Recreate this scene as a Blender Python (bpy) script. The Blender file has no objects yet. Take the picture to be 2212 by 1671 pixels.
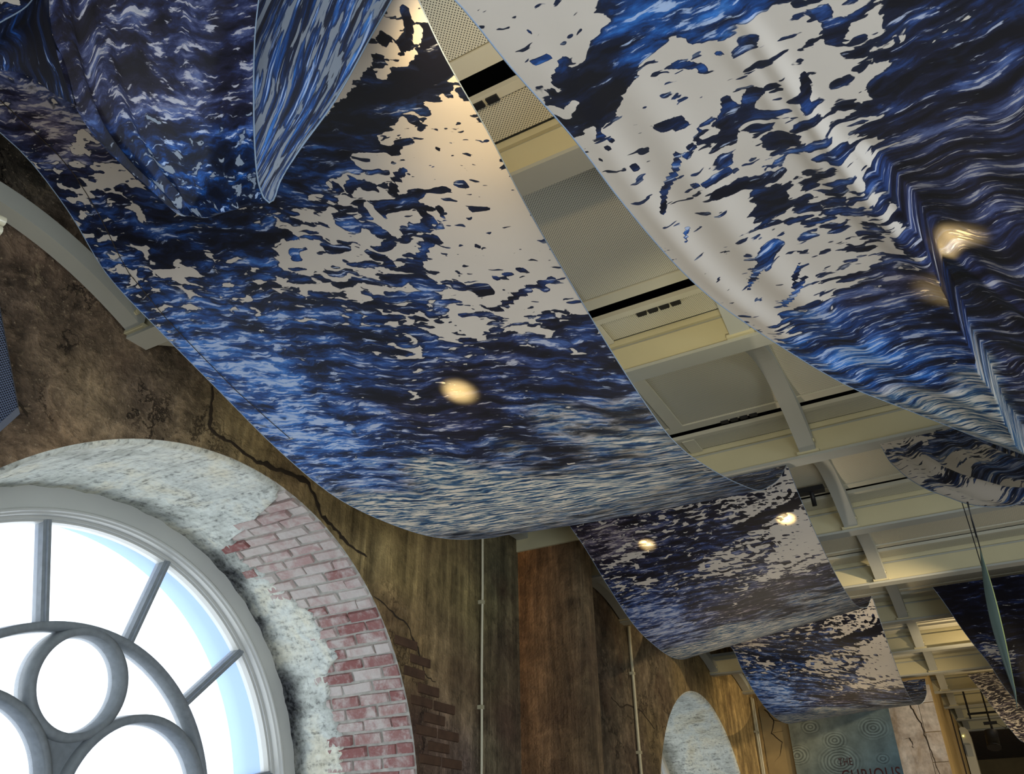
import bpy, math, random
import numpy as np
from mathutils import Matrix, Vector

# ---------------------------------------------------------------- camera, world, lights, exposure
H = 2.05          # every plan coordinate below is in units of the beam height above the lens; H metres each
EYE = 1.6
scene = bpy.context.scene
COL = scene.collection
random.seed(7)
def W(x, y, z): return Vector((x*H, y*H, z*H+EYE))

cam_data = bpy.data.cameras.new('camera'); cam = bpy.data.objects.new('camera', cam_data); COL.objects.link(cam)
yaw, pitch, roll = 0.503826509, 0.537715079, -0.0156631152
fw = Vector((-math.sin(yaw)*math.cos(pitch), math.cos(yaw)*math.cos(pitch), math.sin(pitch)))
r0 = Vector((math.cos(yaw), math.sin(yaw), 0)); u0 = r0.cross(fw)
rr = r0*math.cos(roll)+u0*math.sin(roll); uu = -r0*math.sin(roll)+u0*math.cos(roll)
cam.matrix_world = Matrix(((rr.x, uu.x, -fw.x, 0), (rr.y, uu.y, -fw.y, 0), (rr.z, uu.z, -fw.z, EYE), (0, 0, 0, 1)))
cam_data.sensor_width = 36; cam_data.lens = 36*1778.55/2212; cam_data.clip_start = .02; cam_data.clip_end = 200
scene.camera = cam

world = bpy.data.worlds.new('overcast_sky'); scene.world = world; world.use_nodes = True
bg = world.node_tree.nodes['Background']; bg.inputs[0].default_value = (.91, .965, 1, 1); bg.inputs[1].default_value = 1.7

def area(name, loc, target, sx, sy, power, col):
    l = bpy.data.lights.new(name, 'AREA'); l.shape = 'RECTANGLE'; l.size = sx; l.size_y = sy; l.energy = power; l.color = col
    o = bpy.data.objects.new(name, l); COL.objects.link(o); o.location = loc
    o.rotation_euler = (Vector(target)-Vector(loc)).to_track_quat('-Z', 'Y').to_euler(); return o
def spot(name, loc, target, power, col, angle=60, blend=.6, size=.03):
    l = bpy.data.lights.new(name, 'SPOT'); l.energy = power; l.color = col; l.spot_size = math.radians(angle); l.spot_blend = blend; l.shadow_soft_size = size
    o = bpy.data.objects.new(name, l); COL.objects.link(o); o.location = loc
    o.rotation_euler = (Vector(target)-Vector(loc)).to_track_quat('-Z', 'Y').to_euler(); return o
WARM, COOL = (1, .80, .52), (.78, .88, 1)
# area lights standing in for unseen windows opposite and behind, added fills, and warm gallery lamps washing walls and vault
area('window_daylight_opposite', (5.9, .8, 1.2), (-1.0, 1.2, 3.0), 4.0, 2.4, 170, COOL)
area('window_daylight_low', (2.6, -1.4, .5), (-.4, 1.5, 3.0), 2.4, 1.6, 150, COOL)  # added fill low behind the camera, brightens the near cloth; no window there
area('window_daylight_behind', (.9, -3.4, 1.2), (-.6, 1.6, 3.3), 4.5, 2.2, 95, COOL)
area('window_daylight_arch', W(-2.45, 1.256, .10), W(0, 1.3, .25), 3.0, 2.8, 45, (.90, .95, 1))
area('gallery_lamp_far', (1.8, 12.2, .8), (-.2, 12.0, 3.6), 1.6, 1.2, 45, WARM)
spot('track_lamp_mural', W(.35, 3.1, .85), W(-1.42, 4.3, .55), 190, WARM, 60, .9)
spot('track_lamp_swag', W(-.275, .36, .69), W(-.46, .95, 1.04), 22, (1, .74, .38), 70, .9)
spot('window_daylight_beam', W(-1.80, 1.15, .40), W(-.50, .36, .54), 170, (.82, .92, 1), 26, 1.0, .25)  # added spot at the glass to brighten the near swag's lower lip
spot('track_lamp_gap', W(-.20, 1.15, .70), W(-.42, 1.75, 1.09), 16, (1, .93, .66), 80, 1.0, .03)  # added fill that lifts the ceiling panels between the two rows
spot('track_lamp_arch', W(.3, 5.0, .85), W(-1.42, 5.5, .6), 130, WARM, 50, .9)
spot('track_lamp_banner', W(.3, 4.4, .80), W(-.7, 5.95, .62), 150, WARM, 50, .9)
spot('track_lamp_bay', W(-.05, 4.75, .80), W(-.12, 4.9, 1.08), 17, WARM, 110, .9)
spot('floor_uplight_near', W(-.75, 2.1, -.74), W(-.72, 1.15, .64), 190, (1, .90, .74), 62, 1.0, .08)  # this and the next two: added fills under the swags, no lamps stand there
spot('floor_uplight_middle', W(-.75, 4.2, -.70), W(-.70, 2.80, .80), 330, (1, .86, .66), 33, 1.0, .08)
spot('floor_uplight_far', W(-.75, 5.3, -.60), W(-.68, 4.22, .75), 330, (1, .78, .48), 32, 1.0, .08)
scene.view_settings.view_transform = 'Standard'; scene.view_settings.look = 'None'
scene.view_settings.exposure = 0.16; scene.view_settings.gamma = 1.0; scene.view_settings.use_curve_mapping = False
scene.cycles.use_denoising = True
scene.cycles.max_bounces = 8; scene.cycles.transparent_max_bounces = 8; scene.cycles.sample_clamp_indirect = 6

# ---------------------------------------------------------------- helpers
class MB:
    """Collects pieces and links them as one mesh object."""
    def __init__(s): s.v, s.f, s.sm = [], [], []
    def add(s, verts, faces, smooth=False):
        o = len(s.v); s.v += [tuple(p) for p in verts]; s.f += [tuple(i+o for i in f) for f in faces]; s.sm += [smooth]*len(faces)
    def box(s, x0, x1, y0, y1, z0, z1):
        p = [(x, y, z) for z in (z0, z1) for y in (y0, y1) for x in (x0, x1)]
        s.add(p, [(0,2,3,1),(4,5,7,6),(0,1,5,4),(2,6,7,3),(0,4,6,2),(1,3,7,5)])
    def grid(s, G, smooth=True, close=False):
        n, m = len(G), len(G[0]); faces = []
        for i in range(n-1):
            for j in range(m if close else m-1):
                k = (j+1) % m; faces.append((i*m+j, i*m+k, (i+1)*m+k, (i+1)*m+j))
        s.add([p for r in G for p in r], faces, smooth)
    def tube(s, pts, r, n=8, caps=True):
        pts = [Vector(p) for p in pts]; R = r if hasattr(r, '__len__') else [r]*len(pts); rows = []
        up = Vector((.3, .2, 1)) if abs((pts[-1]-pts[0]).normalized().z) < .9 else Vector((1, .1, 0))
        for i, p in enumerate(pts):
            d = (pts[min(i+1, len(pts)-1)]-pts[max(i-1, 0)]).normalized(); a = d.cross(up).normalized(); b = d.cross(a)
            rows.append([p+(a*math.cos(t)+b*math.sin(t))*R[i] for t in [2*math.pi*k/n for k in range(n)]])
        o = len(s.v); s.grid(rows, True, True)
        if caps: s.f += [tuple(o+k for k in range(n)), tuple(o+(len(pts)-1)*n+k for k in range(n-1, -1, -1))]; s.sm += [False, False]
    def prism(s, poly, axis, a, b):
        """poly: 2-D outline in the two other axes, extruded along axis from a to b."""
        def P(q, t):
            return {0: (t, q[0], q[1]), 1: (q[0], t, q[1]), 2: (q[0], q[1], t)}[axis]
        n = len(poly); s.add([P(q, a) for q in poly]+[P(q, b) for q in poly], [tuple(range(n-1, -1, -1)), tuple(range(n, 2*n))]+[(i, (i+1) % n, n+(i+1) % n, n+i) for i in range(n)])
    def mesh(s, name, world=True):
        me = bpy.data.meshes.new(name); me.from_pydata([W(*p) for p in s.v] if world else s.v, [], s.f)
        me.polygons.foreach_set('use_smooth', s.sm); me.update(); return me
    def build(s, name, m, parent=None, world=True):
        return link(name, s.mesh(name, world), m, parent)
def link(name, me, m=None, parent=None):
    if m is not None and not me.materials: me.materials.append(m)
    o = bpy.data.objects.new(name, me); COL.objects.link(o)
    if parent is not None: o.parent = parent; o.matrix_parent_inverse = parent.matrix_basis.inverted()
    return o
def tag(o, label=None, cat=None, group=None, kind=None):
    for k, v in (('label', label), ('category', cat), ('group', group), ('kind', kind)):
        if v: o[k] = v
    return o
def empty(name, loc, **kw):
    o = bpy.data.objects.new(name, None); COL.objects.link(o); o.location = loc; o.empty_display_size = .1
    return tag(o, **kw)

class NT:
    """Tiny node-graph builder."""
    def __init__(s, name, rough=.8, spec=.2):
        s.m = bpy.data.materials.new(name); s.m.use_nodes = True; s.t = s.m.node_tree; s.b = s.t.nodes['Principled BSDF']
        s.b.inputs['Roughness'].default_value = rough; s.b.inputs['Specular IOR Level'].default_value = spec
    def n(s, typ, props=None, **ins):
        nd = s.t.nodes.new(typ)
        for k, v in (props or {}).items(): setattr(nd, k, v)
        for k, v in ins.items():
            key = int(k[1:]) if k[0] == '_' else k.replace('__', ' ')
            if isinstance(v, bpy.types.NodeSocket): s.t.links.new(v, nd.inputs[key])
            else: nd.inputs[key].default_value = v
        return nd
    def math(s, op, a, b=0., c=0., clamp=False): return s.n('ShaderNodeMath', dict(operation=op, use_clamp=clamp), _0=a, _1=b, _2=c).outputs[0]
    def vec(s, op, a, b=(0, 0, 0)):
        nd = s.n('ShaderNodeVectorMath', dict(operation=op), _0=a)
        if op == 'SCALE': nd.inputs['Scale'].default_value = b
        elif isinstance(b, bpy.types.NodeSocket): s.t.links.new(b, nd.inputs[1])
        else: nd.inputs[1].default_value = b
        return nd.outputs['Value'] if op in ('LENGTH', 'DISTANCE', 'DOT_PRODUCT') else nd.outputs[0]
    def mapping(s, v, scale=(1, 1, 1), loc=(0, 0, 0), rot=(0, 0, 0)): return s.n('ShaderNodeMapping', None, Vector=v, Scale=scale, Location=loc, Rotation=rot).outputs[0]
    def noise(s, v, scale, detail=3., rough=.5, dist=0., col=False):
        nd = s.n('ShaderNodeTexNoise', None, Vector=v, Scale=scale, Detail=detail, Roughness=rough, Distortion=dist)
        return nd.outputs['Color'] if col else nd.outputs['Fac']
    def ramp(s, f, stops, mode='LINEAR'):
        nd = s.n('ShaderNodeValToRGB', None, Fac=f); cr = nd.color_ramp; cr.interpolation = mode
        while len(cr.elements) < len(stops): cr.elements.new(.5)
        for e, (p, c) in zip(cr.elements, stops): e.position = p; e.color = (*c, 1) if hasattr(c, '__len__') else (c, c, c, 1)
        return nd.outputs[0]
    def step(s, f, a, b): return s.n('ShaderNodeMapRange', dict(interpolation_type='SMOOTHSTEP'), Value=f, From__Min=a, From__Max=b).outputs[0]
    def mix(s, f, a, b, mode='MIX'):
        nd = s.n('ShaderNodeMix', dict(data_type='RGBA', blend_type=mode), _0=f)
        for i, v in ((6, a), (7, b)):
            if isinstance(v, bpy.types.NodeSocket): s.t.links.new(v, nd.inputs[i])
            else: nd.inputs[i].default_value = (*v, 1)
        return nd.outputs[2]
    def obj(s): return s.n('ShaderNodeTexCoord').outputs['Object']
    def geo(s): return s.n('ShaderNodeNewGeometry').outputs['Position']
    def attr(s, name): return s.n('ShaderNodeAttribute', dict(attribute_name=name))
    def base(s, c): s.t.links.new(c, s.b.inputs['Base Color']); return s
    def bump(s, h, strength=.4, dist=.01):
        nd = s.n('ShaderNodeBump', None, Strength=strength, Distance=dist, Height=h); s.t.links.new(nd.outputs[0], s.b.inputs['Normal']); return s
def paint(name, c, rough=.6, var=.06, scale=6, spec=.3):
    t = NT(name, rough, spec); n = t.noise(t.obj(), scale, 4)
    t.base(t.mix(n, tuple(x*(1-var) for x in c), tuple(min(1, x*(1+var)) for x in c))); t.bump(t.noise(t.obj(), 90, 2), .06, .003); return t.m
# ---------------------------------------------------------------- materials
M_cream = paint('cream_enamel', (.57, .51, .31))
M_flange = paint('grey_enamel', (.41, .41, .35))
M_trim = paint('pale_trim', (.60, .56, .42))
M_black = paint('black_void', (.006, .006, .006), .7)
M_slab = paint('dark_plenum', (.012, .012, .011), .9)
M_white = paint('white_window_paint', (.50, .50, .46), .4, .04)
M_muntin = paint('weathered_grey_paint', (.20, .22, .23), .5, .25, 30)
M_steel = paint('painted_conduit', (.42, .38, .24), .35, .25, 20, .5)
M_dark = paint('black_plastic', (.012, .012, .013), .5)
M_frame_blue = paint('slate_metal', (.11, .13, .17), .4)
M_ochre = paint('ochre_plaster', (.42, .30, .13), .8, .3, 4)
M_floor = paint('worn_boards', (.34, .30, .25), .6, .3, 3)
M_ext = paint('pale_exterior_stone', (.20, .34, .70), .9, .08)  # the blue of the skylight is put into the stone colour
M_crack = paint('crack_shadow', (.035, .024, .014), .95)
M_maroon = paint('maroon_ink', (.045, .012, .014), .7)
M_ribbon = paint('sage_ribbon', (.060, .085, .072), .35, .2, 8)
M_ribbon_edge = paint('lime_edge', (.34, .38, .14), .3)

def perforated():
    t = NT('perforated_panel', .6, .3); p = t.vec('MULTIPLY', t.geo(), (82, 82, 0))
    def dots(o):
        q = t.vec('SUBTRACT', t.vec('FRACTION', t.vec('ADD', p, o)), (.5, .5, 0)); q = t.vec('MULTIPLY', q, (1, 1, 0))
        return t.math('LESS_THAN', t.vec('LENGTH', q), .165)
    d = t.math('MAXIMUM', dots((0, 0, 0)), dots((.5, .5, 0)))
    n = t.noise(t.obj(), 3, 3)
    t.base(t.mix(d, t.mix(n, (.62, .58, .43), (.68, .64, .49)), (.018, .016, .012))); return t.m
M_perf = perforated()

def ocean(name, tone=1.0, pale=((.60, .54, .47), (.70, .64, .56))):
    t = NT(name, .62, .09)
    uv = t.n('ShaderNodeUVMap').outputs[0]
    a = t.attr('mask'); sep = t.n('ShaderNodeSeparateColor', None, Color=a.outputs['Color'])
    F, Gc, B = sep.outputs[0], sep.outputs[1], sep.outputs[2]; A = a.outputs['Alpha']
    wob = t.vec('SCALE', t.vec('SUBTRACT', t.noise(uv, 5, 2, .5, 0, True), (.5, .5, .5)), .060)
    fine = t.vec('SCALE', t.vec('SUBTRACT', t.noise(uv, 30, 2, .5, 0, True), (.5, .5, .5)), .016)
    w = t.vec('ADD', t.vec('ADD', uv, wob), fine)
    # foam: cream islands and lace, cut out of the water by a threshold
    pf = t.mapping(w, (1, 2.1, 1), rot=(0, 0, math.radians(-14)))
    n1 = t.noise(pf, 25, 3.5, .55, .25)
    vo = t.n('ShaderNodeTexVoronoi', dict(voronoi_dimensions='2D', feature='F1'), Vector=pf, Scale=34).outputs['Distance']
    nn = t.math('ADD', t.math('MULTIPLY', n1, .72), t.math('MULTIPLY', vo, .33))
    fv = t.math('ADD', nn, t.math('MULTIPLY', t.math('SUBTRACT', F, .5), .56))
    foam = t.step(fv, .494, .512)
    fleck = t.noise(t.mapping(w, (1, 2.8, 1), rot=(0, 0, math.radians(-35))), 38, 2, .5, .2)
    foam = t.math('MULTIPLY', foam, t.math('SUBTRACT', 1., t.step(t.math('ADD', fleck, t.math('MULTIPLY', t.math('SUBTRACT', .97, F), .09, 0., True)), .66, .675)))
    rim = t.math('MULTIPLY', t.step(fv, .40, .49), t.math('SUBTRACT', 1., foam))
    # open water: long crests
    n3 = t.noise(t.mapping(w, (1, 3.6, 1), rot=(0, 0, math.radians(-8))), 10, 7, .66, .15)
    wv = t.math('ADD', n3, t.math('MULTIPLY', t.math('SUBTRACT', Gc, .5), .50))
    blue = t.ramp(wv, [(.38, (.003, .005, .014)), (.48, (.006, .016, .055)), (.57, (.010, .075, .30)), (.66, (.040, .22, .68)), (.80, (.42, .60, .92))])
    brown = t.ramp(wv, [(.40, (.008, .006, .010)), (.54, (.026, .020, .038)), (.66, (.15, .13, .20)), (.78, (.50, .44, .42))])
    water = t.mix(A, blue, brown)
    n4 = t.noise(t.mapping(w, (1, 5.5, 1), rot=(0, 0, math.radians(-10))), 30, 4, .6, .25)
    line = t.math('ADD', n4, t.math('MULTIPLY', t.math('SUBTRACT', wv, .52), .75))
    line = t.step(line, .575, .66)
    water = t.mix(t.math('MULTIPLY', line, .85), water, t.mix(A, (.48, .62, .88), (.56, .49, .46)))
    water = t.mix(t.math('MULTIPLY', rim, .75), water, (.012, .018, .040))
    # ripples: fine cream and slate strokes
    n5 = t.noise(t.mapping(w, (1, 6.0, 1), rot=(0, 0, math.radians(-4))), 20, 5, .62, .2)
    rip = t.ramp(n5, [(.36, (.008, .022, .065)), (.45, (.030, .10, .22)), (.50, (.20, .27, .30)), (.55, (.60, .56, .49)), (.70, (.72, .67, .58))])
    bm = t.step(t.math('ADD', B, t.math('MULTIPLY', t.math('SUBTRACT', n3, .5), .9)), .30, .70)
    water = t.mix(bm, water, rip)
    cream = t.mix(t.noise(w, 7, 3), *pale)
    c = t.mix(foam, water, cream)
    if tone != 1.0: c = t.mix(1.0, c, (tone, tone, tone), 'MULTIPLY')
    t.base(c); t.b.inputs['Roughness'].default_value = .55
    tr = t.n('ShaderNodeBsdfTranslucent', None, Color=t.mix(.10, c, (1, 1, 1))); mx = t.n('ShaderNodeMixShader', None, _0=.30)
    t.t.links.new(t.b.outputs[0], mx.inputs[1]); t.t.links.new(tr.outputs[0], mx.inputs[2])
    t.t.links.new(mx.outputs[0], t.t.nodes['Material Output'].inputs[0])
    t.bump(t.noise(t.mapping(uv, (300, 300, 1)), 1, 1), .05, .002)
    return t.m
M_ocean = ocean('ocean_print_cloth')
M_reverse = ocean('ocean_print_reverse', .92, ((.20, .26, .34), (.30, .32, .36)))   # the unprinted side, ink showing through

def mural():
    t = NT('painted_cave_mural', .75, .25); p = t.geo(); c = t.attr('tint').outputs['Color']
    rk = t.attr('tint').outputs['Alpha']   # 1 = craggy rock, 0 = brushed streaks
    big = t.noise(p, 3.2, 6, .62, .6); small = t.noise(p, 17, 5, .65, .4)
    st = t.noise(t.mapping(p, (9, 9, .9)), 1.2, 5, .6, .6); st2 = t.noise(t.mapping(p, (40, 40, 2.0)), 1.5, 3, .6)
    mid = t.noise(p, 8, 5, .65, .8); rock = t.math('ADD', t.math('MULTIPLY', big, .35), t.math('ADD', t.math('MULTIPLY', mid, .40), t.math('MULTIPLY', small, .25)))
    streak = t.math('ADD', t.math('MULTIPLY', t.math('ADD', t.math('MULTIPLY', st, .82), t.math('MULTIPLY', st2, .18)), .7), .15)
    streak = t.math('ADD', t.math('MULTIPLY', streak, .62), t.math('MULTIPLY', rock, .38)); f = t.n('ShaderNodeMix', dict(data_type='FLOAT'), _0=rk); t.t.links.new(streak, f.inputs[2]); t.t.links.new(rock, f.inputs[3]); f = f.outputs[0]
    k = t.ramp(f, [(.37, .18), (.455, .60), (.52, 1.05), (.62, 2.2)])
    col = t.mix(1.0, c, k, 'MULTIPLY')
    pit = t.noise(p, 55, 3, .6); col = t.mix(t.math('MULTIPLY', t.step(pit, .60, .72), t.math('MULTIPLY', rk, .55)), col, (.42, .32, .20))
    vor = t.n('ShaderNodeTexVoronoi', dict(feature='DISTANCE_TO_EDGE'), Vector=t.vec('ADD', p, t.vec('SCALE', t.vec('SUBTRACT', t.noise(p, 5, 6, .7, 0, True), (.5, .5, .5)), .55)), Scale=2.6).outputs['Distance']
    crk = t.math('MULTIPLY', t.math('SUBTRACT', 1., t.step(vor, .0, .030)), t.math('MULTIPLY', t.step(t.noise(p, 3.3, 3), .46, .58), rk))
    col = t.mix(t.math('MULTIPLY', crk, .85), col, (.016, .011, .008))
    pale = t.math('MULTIPLY', t.step(t.noise(t.mapping(p, (1, 1, 1.6)), 6, 7, .72, 1.2), .56, .66), t.math('MULTIPLY', rk, .55)); col = t.mix(pale, col, (.30, .22, .13))
    hue = t.noise(p, 2.1, 3, .5); col = t.mix(t.math('MULTIPLY', t.step(hue, .52, .68), .35), col, (.07, .032, .018))
    t.base(col); t.bump(t.math('ADD', t.math('MULTIPLY', f, 1.6), t.math('SUBTRACT', t.math('MULTIPLY', pit, .25), t.math('MULTIPLY', crk, .6))), .8, .04); return t.m
M_mural = mural()

def plaster():
    t = NT('weathered_lime_plaster', .85, .15); p = t.obj()
    a = t.noise(p, 2.4, 6, .65, .5); b = t.noise(t.mapping(p, (3, 14, 14)), 2.2, 5, .65, .3); c = t.noise(p, 38, 4, .6)
    col = t.ramp(a, [(.34, (.44, .46, .41)), (.48, (.66, .69, .63)), (.60, (.72, .70, .57)), (.72, (.54, .50, .37))])
    sc = t.ramp(t.math('MULTIPLY', t.math('ADD', b, c), .5), [(.38, .42), (.46, .86), (.58, 1.06)])
    col = t.mix(1.0, col, sc, 'MULTIPLY')
    x = t.n('ShaderNodeSeparateXYZ', None, Vector=p)
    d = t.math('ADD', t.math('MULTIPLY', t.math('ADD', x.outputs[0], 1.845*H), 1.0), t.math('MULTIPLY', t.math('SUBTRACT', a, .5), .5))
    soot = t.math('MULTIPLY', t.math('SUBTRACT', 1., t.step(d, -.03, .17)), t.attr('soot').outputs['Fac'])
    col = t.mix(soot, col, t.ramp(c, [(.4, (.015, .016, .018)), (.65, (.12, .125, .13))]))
    t.base(col); t.bump(t.math('ADD', t.math('MULTIPLY', a, .8), t.math('MULTIPLY', b, .6)), .5, .02); return t.m
M_plaster = plaster()
def bricks(name, c0, c1, lime):
    t = NT(name, .85, .15); p = t.geo(); n = t.noise(p, 9, 5, .7, .4); m = t.noise(p, 30, 4, .65); r = t.n('ShaderNodeObjectInfo').outputs['Random']
    col = t.mix(r, c0, c1); w = t.math('MULTIPLY', t.step(t.math('ADD', n, t.math('MULTIPLY', t.math('SUBTRACT', r, .5), .16)), .50-lime, .80-lime), .9)
    col = t.mix(w, t.mix(t.step(m, .50, .72), col, t.mix(.5, col, (.46, .34, .32))), t.mix(m, (.46, .40, .36), (.62, .58, .53)))
    t.base(col); t.bump(m, .5, .01); return t.m
M_brick = bricks('soft_red_brick', (.25, .105, .095), (.34, .19, .17), .10)
M_brickpale = bricks('limewashed_brick', (.40, .25, .23), (.46, .36, .32), .20)
M_brickdark = paint('sooty_brick', (.085, .046, .026), .9, .5, 14)  # shade on the bricks beside the arch is put into this colour
M_mortar = paint('lime_mortar', (.42, .40, .35), .9, .45, 26)

def glass():
    t = NT('misted_window_glass', .15, .5); tp = t.n('ShaderNodeBsdfTransparent', None, Color=(.97, .985, 1, 1)); tl = t.n('ShaderNodeBsdfTranslucent', None, Color=(.85, .92, 1, 1))
    gl = t.n('ShaderNodeBsdfGlossy', None, Color=(1, 1, 1, 1), Roughness=.2)
    m1 = t.n('ShaderNodeMixShader', None, _0=.18); m2 = t.n('ShaderNodeMixShader', None, _0=.03)
    L = t.t.links.new; L(tp.outputs[0], m1.inputs[1]); L(tl.outputs[0], m1.inputs[2]); L(m1.outputs[0], m2.inputs[1]); L(gl.outputs[0], m2.inputs[2])
    L(m2.outputs[0], t.t.nodes['Material Output'].inputs[0]); return t.m
M_glass = glass()

def rainprint():
    t = NT('rain_ring_print', .5, .3); p = t.obj(); rings = None
    cs = [(.553, 1.113, .10), (1.054, 1.224, .12), (.05, .97, .11), (.568, .86, .17), (1.09, .86, .06), (1.0, .45, .12), (.30, .35, .12), (.75, .28, .14), (.28, 1.30, .08)]
    wob = t.vec('SCALE', t.vec('SUBTRACT', t.noise(p, 9, 3, .5, 0, True), (.5, .5, .5)), .035); q = t.vec('ADD', p, wob)
    acc = t.math('MULTIPLY', t.noise(p, 6, 4, .6), .55)
    for x, z, r in cs:
        d = t.vec('DISTANCE', t.vec('MULTIPLY', q, (1, 0, 1.35)), (x, 0, z*1.35))
        wv = t.math('SINE', t.math('MULTIPLY', d, 150.)); env = t.math('SUBTRACT', 1., t.step(d, r*.8, r*2.0))
        acc = t.math('ADD', acc, t.math('MULTIPLY', t.math('MULTIPLY', wv, env), .15))
    x = t.n('ShaderNodeSeparateXYZ', None, Vector=p)
    g = t.math('ADD', t.math('MULTIPLY', x.outputs[0], .35), t.math('MULTIPLY', t.math('SUBTRACT', 1.6, x.outputs[2]), .35))
    base = t.ramp(g, [(.10, (.30, .31, .22)), (.40, (.17, .22, .21)), (.85, (.04, .12, .20))])  # the brighter, yellowish lit top-left corner is put into this gradient
    t.base(t.mix(1.0, base, t.ramp(acc, [(.10, .45), (.30, .95), (.55, 1.6)]), 'MULTIPLY')); return t.m
M_rain = rainprint()
def marbled():
    t = NT('pink_grey_plaster', .7, .25); p = t.geo(); a = t.noise(t.mapping(p, (2, 1, .8)), 2.5, 6, .65, .7); b = t.noise(p, 14, 5, .6)
    t.base(t.mix(1.0, t.ramp(a, [(.35, (.34, .27, .20)), (.5, (.50, .43, .36)), (.65, (.62, .56, .49))]), t.ramp(b, [(.35, .75), (.6, 1.08)]), 'MULTIPLY')); t.bump(b, .3, .01); return t.m
M_marble = marbled()
def grille():
    t = NT('punched_grille', .35, .5); p = t.vec('MULTIPLY', t.geo(), (0, 95, 95))
    def dots(o):
        q = t.vec('SUBTRACT', t.vec('FRACTION', t.vec('ADD', p, o)), (.5, .5, .5)); q = t.vec('MULTIPLY', q, (0, 1, 1)); return t.math('LESS_THAN', t.vec('LENGTH', q), .27)
    d = t.math('MAXIMUM', dots((0, 0, 0)), dots((0, .5, .5)))
    t.base(t.mix(d, (.10, .12, .17), (.004, .004, .006))); return t.m
M_grille = grille()
def ribbed():
    t = NT('dark_slatted_timber', .6, .3); t.base(t.mix(t.noise(t.mapping(t.obj(), (1, 1, 8)), 3, 3), (.045, .030, .018), (.08, .055, .032))); return t.m
M_slat = ribbed()
# ---------------------------------------------------------------- measured data
TINT= [(0.57,1.24,0.1,0.08,0.055,1),(0.67,1.07,0.13,0.085,0.055,1),(0.73,1.01,0.16,0.11,0.07,1),(0.84,0.84,0.24,0.17,0.095,0.8),(0.93,0.91,0.17,0.12,0.08,1),(0.72,0.76,0.13,0.09,0.06,1),(0.79,0.73,0.2,0.13,0.07,0.9),(1.08,0.96,0.14,0.1,0.06,1),(1.03,1.02,0.12,0.09,0.06,1),(0.62,0.97,0.13,0.09,0.06,1),(1.18,0.97,0.25,0.185,0.085,0.1),(1.14,0.96,0.22,0.16,0.08,0.5),(1.29,0.9,0.25,0.18,0.08,0.1),(1.38,0.9,0.22,0.15,0.07,0.3),(1.53,0.86,0.25,0.18,0.08,0.1),(1.74,0.82,0.26,0.19,0.08,0),(1.9,0.77,0.22,0.155,0.06,0),(2.11,0.83,0.2,0.145,0.06,0),(1.98,0.57,0.2,0.13,0.055,0.4),(1.87,0.63,0.19,0.12,0.055,0.5),(2.13,0.57,0.21,0.145,0.07,0.2),(2.14,0.34,0.13,0.085,0.06,0.3),(2.27,0.3,0.11,0.075,0.06,0.2),(2.23,0.48,0.17,0.115,0.06,0.2),(2.01,0.34,0.1,0.055,0.038,0.6),(2.27,0.78,0.2,0.15,0.06,0),(2.43,0.9,0.06,0.055,0.03,0.2),(2.46,0.67,0.07,0.05,0.03,0.2),(2.48,0.43,0.075,0.045,0.03,0.1),(2.37,0.77,0.13,0.11,0.05,0.2),(2.4,0.54,0.12,0.09,0.045,0.3),(2.37,0.34,0.15,0.125,0.07,0.2),(3.45,0.67,0.09,0.07,0.045,0.7),(3.86,0.77,0.15,0.115,0.07,0.5),(4.02,0.91,0.13,0.1,0.06,0.4),(4.44,0.91,0.24,0.17,0.075,0.2),(5.08,0.87,0.32,0.22,0.085,0.15),(5.38,0.69,0.28,0.195,0.08,0.1),(5.74,0.6,0.3,0.21,0.09,0.1),(3.66,0.41,0.09,0.065,0.045,0.7),(3.67,0.93,0.11,0.085,0.05,0.4),(3.87,0.57,0.16,0.12,0.06,0.5),(3.35,0.94,0.08,0.06,0.04,0.5)]  # near-black samples just before the pier carry the beams' cast shade
CRACKS= [[(1.112,1.006),(1.125,0.948),(1.127,0.896),(1.182,0.893),(1.235,0.886),(1.282,0.877),(1.325,0.883),(1.403,0.89),(1.456,0.894),(1.49,0.866),(1.531,0.823),(1.583,0.804),(1.621,0.787),(1.678,0.775),(1.723,0.769)],[(1.771,0.667),(1.857,0.649),(1.926,0.626),(1.976,0.583),(2.007,0.537),(2.028,0.503),(2.081,0.496)],[(3.4,0.648),(3.486,0.625),(3.589,0.647),(3.752,0.64),(3.889,0.584)],[(5.935,0.987),(5.944,0.871),(5.946,0.728),(5.95,0.559)],[(0.522,1.181),(0.578,1.155),(0.608,1.125)],[(0.724,0.743),(0.706,0.759),(0.681,0.766)]]
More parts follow.
